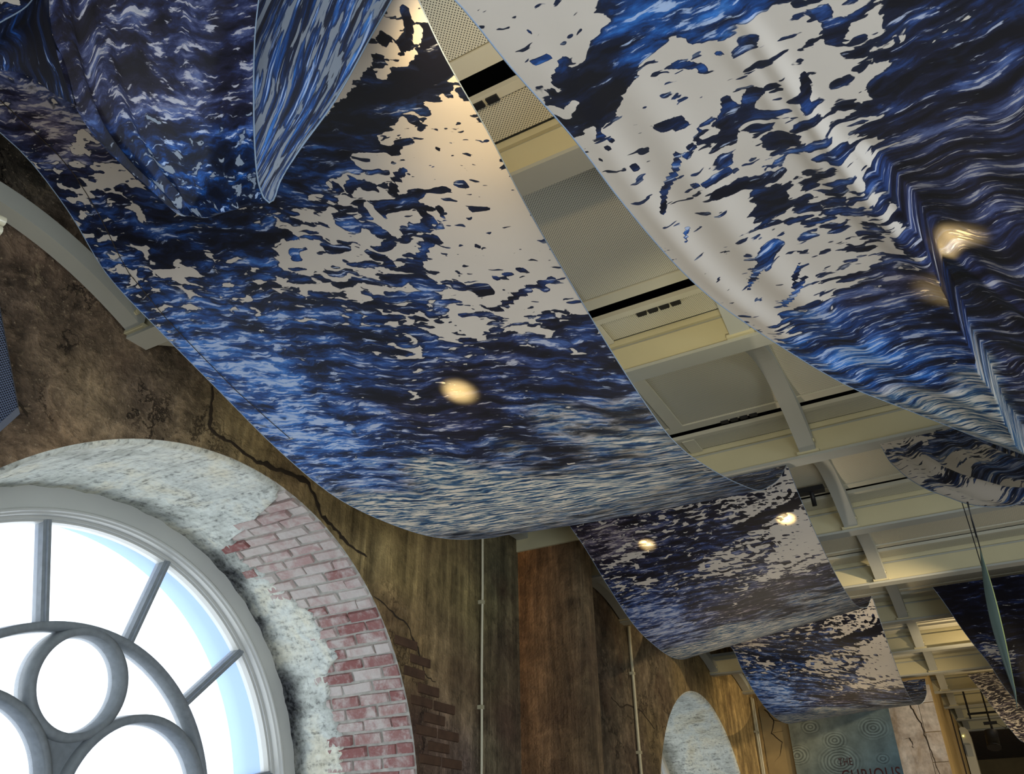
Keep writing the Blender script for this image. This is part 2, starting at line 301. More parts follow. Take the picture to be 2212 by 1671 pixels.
PRINT_BASE = [(0.691,0.094,0.92,0.3,0.01,0.38), (0.662,0.11,0.77,0.29,0.01,0.38), (0.634,0.134,0.69,0.29,0.01,0.37), (0.597,0.158,0.65,0.32,0.01,0.33), (0.568,0.174,0.62,0.33,0,0.3), (0.512,0.214,0.52,0.39,0,0.27),
 (0.7,0.134,0,0.27,0,0.39), (0.653,0.166,0,0.26,0,0.4), (0.611,0.182,0,0.3,0,0.34), (0.531,0.23,0,0.31,0,0.3), (0.46,0.262,0,0.5,0,0.2), (0.395,0.311,0,0.5,0,0.2),
 (0.418,0.295,0,0.5,0,0.2), (0.691,0.166,0.67,0.27,0,0.39), (0.662,0.182,0.57,0.27,0,0.39), (0.63,0.206,0.57,0.3,0.01,0.36), (0.606,0.23,0.62,0.33,0.01,0.32), (0.583,0.254,0.77,0.34,0.01,0.3),
 (0.526,0.254,0.67,0.35,0,0.28), (0.46,0.295,0.67,0.49,0,0.21), (0.395,0.343,0.57,0.48,0,0.21), (0.334,0.398,0.52,0.44,0,0.2), (0.662,0.27,0.97,0.4,0.05,0.32), (0.658,0.23,0.92,0.34,0.02,0.34),
 (0.606,0.279,0.92,0.4,0.03,0.3), (0.536,0.279,0.82,0.38,0.01,0.28), (0.465,0.319,0.69,0.47,0.01,0.25), (0.413,0.359,0.62,0.47,0.01,0.23), (0.648,0.359,1,0.47,0.11,0.34), (0.615,0.351,0.95,0.47,0.08,0.32),
 (0.62,0.303,0.9,0.43,0.05,0.31), (0.578,0.343,0.82,0.45,0.04,0.3), (0.545,0.335,0.82,0.45,0.01,0.29), (0.489,0.351,0.52,0.45,0,0.3), (0.479,0.383,0.47,0.45,0,0.3), (0.512,0.383,0.49,0.46,0.01,0.3),
 (0.55,0.375,0.57,0.46,0.03,0.3), (0.601,0.391,1,0.48,0.1,0.34), (0.597,0.463,1,0.49,0.14,0.43), (0.648,0.422,1,0.49,0.15,0.41), (0.681,0.414,1,0.49,0.17,0.4), (0.667,0.487,0.95,0.49,0.18,0.45),
 (0.554,0.438,0.87,0.49,0.08,0.34), (0.597,0.511,0.92,0.49,0.14,0.51), (0.639,0.503,0.92,0.49,0.16,0.49), (0.305,0.454,0.49,0.48,0,0.2), (0.362,0.454,0.49,0.49,0.01,0.21), (0.409,0.479,0.47,0.51,0.03,0.24),
 (0.343,0.487,0.45,0.5,0.01,0.21), (0.404,0.503,0.43,0.51,0.02,0.23), (0.489,0.438,0.49,0.48,0.03,0.28), (0.498,0.463,0.2,0.5,0.05,0.28), (0.498,0.503,0.12,0.5,0.05,0.3), (0.348,0.422,0.57,0.48,0,0.2),
 (0.47,0.495,0.37,0.5,0.02,0.24), (0.531,0.527,0.95,0.5,0.11,0.47), (0.489,0.559,0.87,0.5,0.08,0.41), (0.536,0.559,0.9,0.49,0.12,0.56), (0.606,0.527,0.87,0.49,0.14,0.54), (0.662,0.519,0.92,0.49,0.17,0.46),
 (0.691,0.527,0.77,0.48,0.18,0.42), (0.615,0.551,0.57,0.49,0.14,0.55), (0.498,0.591,0.37,0.49,0.11,0.58), (0.559,0.583,0.25,0.5,0.11,0.64), (0.686,0.559,0.1,0.47,0.17,0.41), (0.634,0.567,0.1,0.49,0.15,0.5),
 (0.428,0.551,0.49,0.5,0,0.2), (0.418,0.583,0.43,0.5,0.01,0.24), (0.451,0.575,0.2,0.5,0.04,0.3), (0.08,0.287,0.43,0.57,0,0.67), (0.103,0.303,0.43,0.48,0,0.39), (0.075,0.246,0.37,0.67,0,0.9),
 (0.103,0.406,0.37,0.49,0,0.21), (0.141,0.438,0.43,0.51,0,0.19), (0.174,0.446,0.4,0.51,0.01,0.19), (0.235,0.422,0.37,0.46,0,0.2), (0.263,0.446,0.37,0.5,0.01,0.2), (0.038,0.454,0.44,0.49,0,0.19),
 (0.07,0.471,0.43,0.58,0,0.13), (0.174,0.479,0.25,0.6,0.01,0.16), (0.211,0.495,0.35,0.59,0.01,0.18), (0.047,0.375,0.39,0.47,0,0.29), (0.042,0.343,0.43,0.46,0,0.32), (0.132,0.287,0.45,0.54,0,0.56),
 (0.179,0.383,0.1,0.44,0,0.21), (0.263,0.375,0.08,0.43,0,0.2), (0.113,0.359,0.18,0.47,0,0.29), (0.202,0.406,0.15,0.43,0,0.2), (0.075,0.214,0.12,0.79,0,0.99), (0.301,0.391,0.1,0.41,0,0.2),
 (0.226,0.543,0,0.6,0,0.19), (0.127,0.559,0,0.7,0,0.12), (0.056,0.535,0.12,0.66,0,0.12), (0.287,0.567,0.05,0.52,0.01,0.2), (0.362,0.575,0.08,0.52,0.03,0.24), (0.15,0.64,0,0.76,0,0.1),
 (0.315,0.648,0.02,0.56,0.06,0.32), (0.465,0.656,0.05,0.45,0.06,0.82), (0.55,0.632,0.08,0.5,0.1,0.66), (0.62,0.624,0.08,0.5,0.11,0.49), (0.658,0.704,0,0.47,0.33,0.26), (0.399,0.776,0,0.45,0.12,0.78),
 (0.155,0.76,0,0.73,0.04,0.13), (0.615,0.865,0,0.48,0.55,0.12), (0.677,1.024,0,0.4,0.55,0.01), (0.277,1,0,0.5,0.7,0.18), (0.122,1.257,0,0.46,0.66,0.06), (0.15,0.896,0,0.66,0.39,0.14),
 (0.55,0.784,0.05,0.5,0.49,0.21), (0.08,1.104,0,0.6,0.81,0.11), (0.456,1.104,0,0.49,0.74,0.12), (0.15,0.64,0,0.76,0,0.1), (0.094,0.575,0.02,0.72,0,0.1), (0.113,0.816,0.01,0.74,0.05,0.1),
 (0.023,0.607,0.13,0.74,0,0.1), (0.127,0.736,0.02,0.78,0,0.1), (0.244,0.76,0.09,0.62,0.05,0.35), (0.536,0.664,0.12,0.5,0.1,0.5), (0.338,0.744,0.18,0.45,0,0.8), (0.437,0.712,0.07,0.42,0,1),
 (0.554,0.624,0.09,0.5,0.1,0.7), (0.611,0.648,0.09,0.5,0.1,0.5), (0.174,0.567,0.06,0.6,0,0.2), (0.258,0.607,0.08,0.5,0,0.2), (0.221,0.383,0.16,0.42,0,0.2), (0.31,0.375,0.12,0.4,0,0.2),
 (0.103,0.198,0.13,0.8,0,1), (0.127,0.238,0.31,0.62,0,0.9), (0.08,0.343,0.32,0.45,0,0.3), (0.052,0.438,0.36,0.48,0,0.2), (0.014,0.511,0.32,0.62,0,0.1), (0.554,0.222,0.17,0.3,0,0.3),
 (0.662,0.158,0.04,0.26,0,0.4), (0.446,0.27,0.03,0.5,0,0.2), (0.381,0.311,0.02,0.5,0,0.2), (0.484,0.367,0.42,0.45,0,0.3), (0.324,0.454,0.43,0.48,0,0.2), (0.423,0.551,0.41,0.5,0,0.2),
 (0.099,1.048,0,0.6,0.85,0.1), (0.272,0.928,0.02,0.5,0.75,0.2), (0.442,0.849,0.12,0.5,0.45,0.3), (0.564,0.76,0.05,0.5,0.5,0.2), (0.662,0.873,0.02,0.5,0.6,0.1), (0.343,1.048,0.05,0.5,0.95,0.1),
 (0.169,1.184,0,0.5,0.8,0.1), (0.681,1.072,0,0.4,0.55,0), (0.503,1.096,0.01,0.5,0.8,0.1), (0.667,0.768,0.03,0.45,0.45,0.1), (0.108,0.96,0,0.68,0.4,0.1), (0.667,0.624,0.18,0.45,0.15,0.4),
 (0.047,1.385,0,0.4,0.45,0), (0.507,1.345,0.04,0.4,0.5,0)]
PRINT_STROKES = [(0.0227,-0.25,0.7,0.142,0.653,0.166,0.601,0.19,0.531,0.23,0.456,0.27,0.395,0.303), (0.007,-0.1,0.672,0.174), (0.0034,-0.1,0.681,0.198), (0.007,-0.1,0.639,0.214), (0.0055,-0.1,0.62,0.23), (0.0075,-0.1,0.662,0.134),
 (0.006,-0.1,0.644,0.126), (0.0045,-0.1,0.625,0.142), (0.0032,-0.1,0.681,0.094,0.677,0.11), (0.006,-0.1,0.606,0.158), (0.0044,1,0.686,0.118,0.677,0.134,0.658,0.15,0.639,0.158), (0.0044,1,0.648,0.134,0.63,0.158,0.615,0.166),
 (0.0051,1,0.62,0.134,0.573,0.174,0.517,0.206), (0.004,-0.1,0.583,0.262,0.568,0.27), (0.0018,-0.1,0.531,0.262,0.564,0.262,0.606,0.254), (0.0033,-0.1,0.63,0.27), (0.0065,-0.1,0.507,0.287), (0.005,-0.1,0.47,0.311),
 (0.0025,-0.1,0.456,0.303,0.451,0.311), (0.0025,-0.1,0.474,0.295), (0.004,-0.1,0.498,0.303,0.484,0.319), (0.0033,-0.1,0.54,0.327,0.55,0.311,0.573,0.295), (0.0019,-0.1,0.521,0.319), (0.002,-0.1,0.583,0.327,0.606,0.327,0.639,0.319),
 (0.0056,-0.1,0.493,0.343,0.536,0.343,0.578,0.327), (0.0082,-0.1,0.498,0.351,0.531,0.351,0.559,0.343), (0.0089,-0.1,0.46,0.367,0.446,0.359), (0.006,-0.1,0.503,0.367,0.507,0.375), (0.0025,-0.1,0.592,0.351,0.587,0.367), (0.003,-0.1,0.54,0.367,0.578,0.351),
 (0.004,-0.1,0.526,0.383,0.559,0.375,0.573,0.367), (0.0037,-0.1,0.564,0.398,0.536,0.414,0.521,0.43), (0.0045,-0.1,0.362,0.383), (0.006,-0.1,0.348,0.406), (0.005,-0.1,0.404,0.406,0.428,0.406), (0.003,-0.1,0.437,0.422),
 (0.0045,-0.1,0.479,0.43), (0.0084,-0.1,0.573,0.487,0.587,0.487), (0.0068,-0.1,0.554,0.479), (0.0018,-0.1,0.606,0.471,0.634,0.463,0.658,0.454), (0.007,-0.1,0.662,0.495), (0.0035,-0.1,0.597,0.519,0.639,0.495,0.681,0.479),
 (0.0025,-0.1,0.526,0.535,0.559,0.535,0.587,0.527), (0.0022,-0.1,0.63,0.359,0.653,0.359), (0.003,-0.1,0.611,0.414), (0.0066,1,0.498,0.343,0.503,0.367,0.512,0.383), (0.0066,1,0.521,0.359,0.554,0.359), (0.0077,1,0.362,0.414,0.385,0.422,0.446,0.414),
 (0.0044,1,0.362,0.391,0.334,0.398,0.329,0.422,0.371,0.43), (0.0051,1,0.418,0.383,0.465,0.391,0.479,0.398), (0.0085,1,0.103,0.287,0.16,0.27), (0.0043,1,0.099,0.43,0.164,0.43), (0.0052,1,0.094,0.238,0.146,0.206)]
FOLD_BASE = [(0.009,0.104,1,0.49,0.01,0.14), (0.009,0.13,1,0.47,0.01,0.14), (0.033,0.138,0.97,0.48,0,0.12), (0.07,0.138,0.95,0.55,0,0.07), (0.005,0.207,0.77,0.36,0,0.19), (0.019,0.173,0.9,0.41,0,0.16),
 (0.047,0.164,0.87,0.47,0,0.11), (0.089,0.138,0.77,0.61,0,0.04), (0.005,0.25,0.77,0.38,0,0.19), (0.009,0.285,0.95,0.44,0,0.19), (0.005,0.337,1,0.49,0.01,0.2), (0.019,0.406,1,0.5,0.01,0.21),
 (0.038,0.467,1,0.52,0.02,0.18), (0.042,0.544,1,0.55,0.01,0.13), (0.005,0.501,1,0.54,0.02,0.18), (0.07,0.415,1,0.5,0.01,0.2), (0.028,0.25,0.87,0.4,0,0.18), (0.038,0.199,0.25,0.37,0,0.19),
 (0.056,0.276,0.95,0.48,0,0.19), (0.08,0.233,0.92,0.5,0,0.12), (0.099,0.268,0.82,0.49,0,0.21), (0.066,0.311,0.92,0.5,0,0.2), (0.094,0.363,0.57,0.48,0,0.25), (0.099,0.406,0.67,0.5,0.01,0.21),
 (0.117,0.397,0.42,0.5,0,0.21), (0.028,0.613,0.9,0.6,0,0.03), (0.019,0.665,0.67,0.6,0.01,0.04), (0.183,0.19,0,0.54,0,0.08), (0.146,0.173,0,0.55,0,0), (0.113,0.173,0,0.65,0,0.01),
 (0.08,0.181,0,0.54,0,0.07), (0.052,0.199,0,0.44,0,0.12), (0.014,0.216,0,0.35,0,0.2), (0.155,0.199,0.2,0.55,0,0.02), (0.183,0.216,0.57,0.52,0.01,0.15), (0.113,0.207,0.72,0.57,0,0.06),
 (0.146,0.225,0.87,0.53,0,0.1), (0.164,0.25,0.82,0.49,0,0.25), (0.141,0.259,0.82,0.49,0,0.24), (0.202,0.242,0.72,0.48,0.01,0.27), (0.23,0.233,0.62,0.47,0.01,0.3), (0.202,0.268,0.87,0.47,0.01,0.3),
 (0.23,0.268,0.67,0.43,0.01,0.32), (0.254,0.259,0.57,0.44,0.01,0.35), (0.174,0.276,0.62,0.49,0,0.29), (0.202,0.302,0.67,0.46,0,0.3), (0.179,0.311,0.62,0.5,0,0.3), (0.15,0.32,0.52,0.46,0,0.3),
 (0.117,0.311,0.52,0.45,0,0.29), (0.179,0.354,0.52,0.49,0,0.3), (0.207,0.346,0.49,0.44,0,0.31), (0.24,0.311,0.57,0.4,0,0.3), (0.258,0.302,0.49,0.42,0,0.35), (0.277,0.302,0.45,0.42,0.01,0.42),
 (0.254,0.337,0.47,0.41,0,0.32), (0.221,0.38,0.45,0.45,0.01,0.35), (0.235,0.397,0.49,0.46,0.01,0.46), (0.16,0.363,0.57,0.49,0,0.26), (0.127,0.354,0.47,0.46,0,0.28), (0.179,0.406,0.47,0.5,0.01,0.27),
 (0.197,0.449,0.47,0.51,0.02,0.42), (0.202,0.501,0.49,0.53,0.03,0.59), (0.15,0.415,0.45,0.5,0,0.2), (0.122,0.441,0.2,0.5,0,0.17), (0.15,0.467,0.37,0.51,0.01,0.23), (0.113,0.492,0.77,0.5,0,0.11),
 (0.141,0.492,0.67,0.51,0.01,0.22), (0.146,0.553,0.77,0.54,0.02,0.52), (0.094,0.562,0.9,0.54,0.02,0.24), (0.07,0.536,0.92,0.53,0.01,0.14), (0.075,0.587,0.82,0.58,0.02,0.22), (0.122,0.579,0.62,0.54,0.02,0.54),
 (0.16,0.562,0.57,0.55,0.02,0.61), (0.047,0.622,0.42,0.59,0.01,0.12), (0.009,0.639,0.47,0.6,0,0), (0.301,0.285,0.2,0.41,0,0.44), (0.319,0.276,0.15,0.4,0,0.43), (0.277,0.363,0,0.43,0.01,0.49),
 (0.31,0.337,0,0.4,0,0.45), (0.334,0.328,0,0.39,0,0.42), (0.268,0.432,0,0.48,0.01,0.7), (0.305,0.432,0,0.46,0,0.7), (0.249,0.501,0,0.5,0.01,0.85), (0.291,0.587,0,0.55,0.01,0.93),
 (0.329,0.415,0,0.43,0,0.56), (0.357,0.32,0,0.38,0,0.4), (0.183,0.622,0.05,0.62,0,0.89), (0.146,0.648,0.03,0.55,0.02,0.72), (0.089,0.657,0.05,0.6,0.01,0.28), (0.108,0.708,0,0.57,0.04,0.42),
 (0.16,0.752,0,0.55,0.12,0.37), (0.061,0.777,0,0.66,0.05,0.01), (0.089,0.881,0,0.61,0.26,0.08), (0.146,0.915,0,0.58,0.61,0.28), (0.023,0.95,0,0.6,0.57,0.02), (0.023,1.105,0,0.59,0.78,0.13),
 (0.033,1.183,0,0.5,0.7,0.3), (0.235,0.812,0,0.51,0.06,0.58), (0.221,0.726,0,0.44,0.01,0.36), (0.023,0.743,0,0.61,0.03,0.18), (0.066,0.181,0.11,0.45,0,0.1), (0.094,0.173,0.14,0.7,0,0),
 (0.146,0.173,0,0.55,0,0), (0.023,0.216,0.19,0.35,0,0.2), (0.132,0.32,0.46,0.45,0,0.3), (0.174,0.32,0.55,0.5,0,0.3), (0.235,0.32,0.49,0.4,0,0.3), (0.305,0.337,0,0.4,0,0.45),
 (0.348,0.32,0,0.38,0,0.4), (0.305,0.432,0,0.46,0,0.7), (0.301,0.553,0.01,0.56,0,1), (0.272,0.501,0.03,0.5,0,0.9), (0.272,0.7,0.03,0.52,0,0.9), (0.211,0.786,0.01,0.5,0,0.6),
 (0.348,0.423,0.01,0.42,0,0.5), (0.183,0.622,0.05,0.62,0,0.9), (0.122,0.639,0.16,0.5,0,0.8), (0.066,0.674,0.11,0.62,0,0.2), (0.061,0.777,0,0.66,0.05,0), (0.094,0.838,0.01,0.62,0.05,0.1),
 (0.042,0.95,0,0.6,0.6,0), (0.038,1.053,0,0.6,0.8,0.1), (0.099,1.018,0,0.6,0.85,0.3), (0.023,1.217,0,0.5,0.7,0.3), (0.023,1.01,0.01,0.6,0.7,0), (0.141,0.415,0.38,0.5,0,0.2),
 (0.103,0.484,0.68,0.5,0,0.1), (0,0.657,0.43,0.6,0,0), (0.216,0.708,0,0.42,0,0.3), (0.052,0.346,0.87,0.5,0,0.2)]
FOLD_STROKES = [(0.0197,-0.1,0.174,0.181,0.132,0.173,0.094,0.181,0.061,0.199,0.023,0.216,0.005,0.225), (0.003,-0.1,0.15,0.225), (0.0058,-0.1,0.235,0.233), (0.0063,-0.1,0.24,0.25,0.235,0.259), (0.001,-0.1,0.216,0.242), (0.0009,-0.1,0.193,0.259),
 (0.0051,-0.1,0.16,0.276,0.146,0.294), (0.0059,-0.1,0.136,0.285,0.122,0.311), (0.0028,-0.1,0.202,0.285,0.193,0.311), (0.0016,-0.1,0.113,0.216,0.127,0.225), (0.0039,-0.1,0.132,0.233), (0.004,-0.1,0.094,0.276,0.075,0.268),
 (0.0039,-0.1,0.136,0.276,0.127,0.294,0.122,0.32), (0.0013,-0.1,0.103,0.294,0.08,0.311), (0.0022,-0.1,0.075,0.302,0.066,0.32,0.042,0.346,0.028,0.371), (0.0037,-0.1,0.033,0.302), (0.0045,-0.1,0.108,0.337), (0.0015,-0.1,0.07,0.346,0.085,0.354,0.113,0.354),
 (0.0042,-0.1,0.085,0.371,0.113,0.38), (0.0053,-0.1,0.108,0.423,0.136,0.415), (0.0009,-0.1,0.056,0.147,0.066,0.147), (0.0023,-0.1,0.033,0.13), (0.0027,-0.1,0.042,0.164,0.023,0.181), (0.0023,-0.1,0.014,0.25),
 (0.0035,-0.1,0.023,0.25), (0.0031,-0.1,0.014,0.19), (0.0021,-0.1,0.038,0.406,0.028,0.423), (0.0027,-0.1,0.108,0.527,0.085,0.562), (0.0097,-0.1,0.099,0.484,0.085,0.501), (0.0023,-0.1,0.075,0.501,0.042,0.544),
 (0.0023,-0.1,0.103,0.553,0.056,0.596), (0.0015,-0.1,0.033,0.259,0.009,0.276), (0.0014,-0.1,0.033,0.155,0.019,0.155), (0.0046,1,0.019,0.242,0.005,0.25,0.014,0.268), (0.0046,1,0.005,0.207,0.009,0.216,0.023,0.207), (0.0062,1,0.056,0.242,0.094,0.207,0.127,0.199),
 (0.0034,1,0.113,0.354,0.141,0.363), (0.0116,1,0.103,0.51,0.052,0.57), (0.007,1,0.207,0.397,0.235,0.397)]
S0 = [[(-0.692,0.222,0.86),(-0.705,0.256,0.8),(-0.668,0.29,0.69),(-0.621,0.309,0.62),(-0.572,0.328,0.565),(-0.53,0.348,0.52),(-0.534,0.361,0.545),(-0.562,0.375,0.61),(-0.575,0.371,0.68),(-0.576,0.368,0.75),(-0.537,0.353,0.8),(-0.502,0.339,0.83),(-0.472,0.33,0.86)],
 [(-0.605,0.25,0.83),(-0.613,0.276,0.76),(-0.595,0.305,0.66),(-0.563,0.324,0.59),(-0.537,0.341,0.55),(-0.514,0.353,0.515),(-0.524,0.367,0.545),(-0.541,0.376,0.6),(-0.55,0.375,0.67),(-0.547,0.375,0.74),(-0.5,0.359,0.79),(-0.469,0.348,0.825),(-0.441,0.34,0.85)],
 [(-0.521,0.284,0.81),(-0.544,0.307,0.75),(-0.542,0.334,0.655),(-0.517,0.346,0.58),(-0.496,0.352,0.54),(-0.481,0.36,0.515),(-0.489,0.374,0.54),(-0.501,0.382,0.585),(-0.503,0.385,0.64),(-0.484,0.387,0.7),(-0.429,0.371,0.755),(-0.4,0.361,0.79),(-0.386,0.367,0.835)],
 [(-0.453,0.315,0.8),(-0.482,0.343,0.75),(-0.493,0.37,0.66),(-0.483,0.378,0.585),(-0.467,0.375,0.545),(-0.456,0.376,0.525),(-0.458,0.384,0.535),(-0.46,0.39,0.566),(-0.449,0.395,0.602),(-0.414,0.399,0.657),(-0.371,0.394,0.722),(-0.353,0.397,0.767),(-0.343,0.407,0.825)]]
FLAP = [[(-0.841,0.23,0.83),(-0.846,0.237,0.82),(-0.838,0.238,0.8)],
 [(-0.776,0.233,0.83),(-0.79,0.247,0.815),(-0.79,0.256,0.785)],
 [(-0.729,0.235,0.83),(-0.753,0.257,0.81),(-0.75,0.27,0.765)],
 [(-0.69,0.225,0.83),(-0.722,0.26,0.8),(-0.714,0.283,0.73)],
 [(-0.688,0.222,0.857),(-0.702,0.256,0.798),(-0.666,0.29,0.688)]]
# ---------------------------------------------------------------- cloth geometry (units: H, see top)
def spline(P, n):
    """Catmull-Rom through P (k x 3), n samples evenly spaced along its length."""
    P = np.array(P, float)
    Q = np.vstack([2*P[0]-P[1], P, 2*P[-1]-P[-2]])
    out = []
    for i in range(1, len(Q)-2):
        p0, p1, p2, p3 = Q[i-1], Q[i], Q[i+1], Q[i+2]
        a = max(np.linalg.norm(p1-p0), 1e-6)**.5; b = max(np.linalg.norm(p2-p1), 1e-6)**.5; c = max(np.linalg.norm(p3-p2), 1e-6)**.5
        m1 = b*((p1-p0)/a-(p2-p0)/(a+b)+(p2-p1)/b); m2 = b*((p2-p1)/b-(p3-p1)/(b+c)+(p3-p2)/c)
        for t in np.linspace(0, 1, 24, endpoint=False):
            out.append((2*t**3-3*t*t+1)*p1+(t**3-2*t*t+t)*m1+(-2*t**3+3*t*t)*p2+(t**3-t*t)*m2)
    out.append(Q[-2]); out = np.array(out)
    s = np.r_[0, np.cumsum(np.linalg.norm(np.diff(out, axis=0), axis=1))]
    t = np.linspace(0, s[-1], n)
    return np.c_[[np.interp(t, s, out[:, k]) for k in range(3)]].T

def sheet(cols, nu, nv):
    """Smooth sheet through a list of lengthwise edge curves (columns); returns nv x nu x 3."""
    C = [spline(c, nv) for c in cols]
    G = np.stack(C, 1)
    out = np.empty((nv, nu, 3))
    if len(cols) == 2:
        w = np.linspace(0, 1, nu)[None, :, None]
        return G[:, :1]*(1-w)+G[:, 1:]*w
    for i in range(nv):
        out[i] = spline(G[i], nu)
    return out

XL, XR = -1.05, -.345
def yz(x, pts): return [(x, y, z) for y, z in pts]
S1R = yz(XR, [(.365,.862),(.40,.832),(.432,.809),(.483,.777),(.583,.745),(.65,.714),(.721,.689),(.813,.662),(.9,.638),(1.014,.614),(1.126,.600),(1.223,.606),(1.32,.624),(1.451,.653),(1.573,.684),(1.765,.741),(1.9,.802),(2.05,.88),(2.222,.99)])
S1L = yz(XL, [(.17,.985),(.30,.955),(.373,.942),(.419,.932),(.502,.889),(.585,.828),(.694,.788),(.823,.747),(.995,.694),(1.158,.662),(1.33,.664),(1.52,.69),(1.75,.76),(2.0,.87),(2.222,.99)])
S2R = yz(XR, [(2.242,.992),(2.294,.959),(2.354,.93),(2.426,.904),(2.508,.874),(2.64,.838),(2.79,.812),(2.93,.799),(3.112,.808),(3.288,.842),(3.476,.893),(3.60,.945),(3.72,.995)])
S2L = yz(XL, [(2.242,.992),(2.272,.970),(2.378,.931),(2.545,.852),(2.772,.762),(2.945,.733),(3.14,.723),(3.30,.745),(3.47,.80),(3.62,.89),(3.72,.995)])
S3R = yz(XR, [(3.72,.995),(3.779,.955),(3.834,.906),(3.914,.848),(4.02,.79),(4.12,.738),(4.25,.695),(4.42,.68),(4.588,.69),(4.852,.729),(5.12,.78),(5.381,.844),(5.55,.90),(5.70,.995)])
S3L = yz(XL, [(3.72,.995),(3.80,.972),(3.92,.953),(4.087,.930),(4.204,.854),(4.446,.76),(4.695,.716),(5.0,.716),(5.25,.76),(5.5,.85),(5.70,.995)])
# second row, first swag: both edges drift sideways because the cloth is gathered at its low point
AL = [(-.262,.28,.66),(-.24,.35,.626),(-.222,.43,.600),(-.206,.50,.586),(-.196,.59,.582),(-.185,.70,.578),(-.163,.92,.622),(-.118,.945,.577),(-.058,1.10,.579)]
def swag_grid(L, R, nu=150, nv=260): return sheet([L, R], nu, nv)
AL = [(-.262,.27,.63),(-.234,.34,.609),(-.224,.41,.601),(-.210,.51,.598),(-.202,.60,.592),(-.189,.715,.590),(-.174,.80,.591),(-.154,.87,.591),(-.1225,.98,.598),(-.092,1.07,.601),(-.061,1.15,.605),(-.019,1.215,.600),(.018,1.29,.604),(.090,1.43,.612),(.153,1.55,.626),(.20,1.66,.636),(.20,1.76,.634),(.15,1.83,.631),(.121,1.86,.636),(.095,1.88,.647),(.056,1.92,.676),(.027,1.96,.711),(-.016,2.02,.766),(-.048,2.08,.824),(-.07,2.14,.882),(-.083,2.18,.922),(-.096,2.23,.995)]
AR = [(.44,.27,.64),(.46,.34,.622),(.48,.45,.61),(.50,.60,.60),(.53,.80,.595),(.58,1.00,.59),(.64,1.20,.585),(.72,1.40,.585),(.78,1.55,.59),(.80,1.70,.605),(.76,1.85,.66),(.70,2.02,.78),(.64,2.14,.89),(.60,2.23,.995)]
CL = [(-.11,3.72,.995),(-.084,3.8,.942),(-.058,3.9,.878),(-.028,4.03,.822),(.008,4.17,.767),(.044,4.4,.695),(.093,4.65,.632),(.12,4.85,.58),(.10,4.98,.548),(.06,5.05,.54),(.02,5.2,.619),(-.016,5.35,.717),(-.072,5.55,.882),(-.114,5.70,.995)]
CR = [(.60,3.72,.995),(.62,3.9,.90),(.64,4.17,.78),(.68,4.4,.70),(.72,4.65,.62),(.75,4.95,.57),(.72,5.2,.64),(.66,5.45,.80),(.60,5.70,.995)]
def folds(G, UV):
    """Hung folds of the first swag of the second row: ridges and one overlapping crease (UV in 0..1)."""
    u, v = UV[..., 0], UV[..., 1]
    G = G.copy()
    env = np.clip((v-.05)/.12, 0, 1)*np.clip((.62-v)/.08, 0, 1)
    for u0, du, w, a in FOLDS:
        c = u0+du*v
        G[..., 2] -= a*env*np.exp(-((u-c)/w)**2)
    c = np.interp(v, CREASE[:, 1], CREASE[:, 0])
    d = u-c
    on = np.clip((v-CREASE[0, 1])/.10, 0, 1)
    step = np.where(d < 0, -.018*np.exp(d/.05), .060*np.clip(d/.012, 0, 1)*np.exp(-d/.35))
    G[..., 2] += step*on*np.clip((.68-v)/.1, 0, 1)
    wav = np.clip(d/.10, 0, 1)*on
    G[..., 2] += (.006*np.sin(u*52-v*9)+.006*np.sin(u*23+v*5))*wav*env
    return G
FOLDS = []
CREASE = np.array([(.5, .2), (.3, .6)])
def field(P, base, strokes, soft=.55):
    """Print masks over metric cloth points P (n x 2): smooth interpolation of base samples, then brush strokes."""
    b = np.array(base, float)
    d2 = ((P[:, None, :]-b[None, :, :2])**2).sum(2)
    w = 1/(d2+2e-4)**1.5
    val = (w[:, :, None]*b[None, :, 2:]).sum(1)/w.sum(1)[:, None]
    for s in strokes:
        r, f = s[0], s[1]
        pts = np.array(s[2:], float).reshape(-1, 2)
        d = np.full(len(P), 9.)
        if len(pts) == 1: d = np.hypot(*(P-pts[0]).T)
        for a, c in zip(pts[:-1], pts[1:]):
            ab = c-a; t = np.clip(((P-a)@ab)/max(ab@ab, 1e-9), 0, 1)
            d = np.minimum(d, np.hypot(*(P-a-t[:, None]*ab).T))
        k = np.clip(1.6-d/r, 0, 1)
        val[:, 0] += (f-val[:, 0])*k
    return val
# ---------------------------------------------------------------- the setting: floor, walls, vault
WALL = -1.42
BEAM0, STEP = 1.572, .6735
def beam_y(n): return BEAM0+STEP*n
WIN = (1.256, 1.256+5*STEP)          # arch centres along the left wall
RAD, SPRING, SILL, DEEP = .77, .088, -.30, -1.855
FLOOR, TOP = -EYE/H, 1.40

m = MB(); m.box(-2.4, 3.6, -1.9, 12.2, FLOOR-.05, FLOOR); tag(m.build('floor', M_floor), kind='structure')

def color_attr(me, name, fn, dom='POINT'):
    a = me.color_attributes.new(name, 'FLOAT_COLOR', dom); a.data.foreach_set('color', np.asarray(fn, float).ravel())
def tint_at(P):
    b = np.array(TINT); d2 = ((P[:, None]-b[None, :, :2])**2).sum(2); w = 1/(d2+.003)**1.6
    return (w[:, :, None]*b[None, :, 2:]).sum(1)/w.sum(1)[:, None]

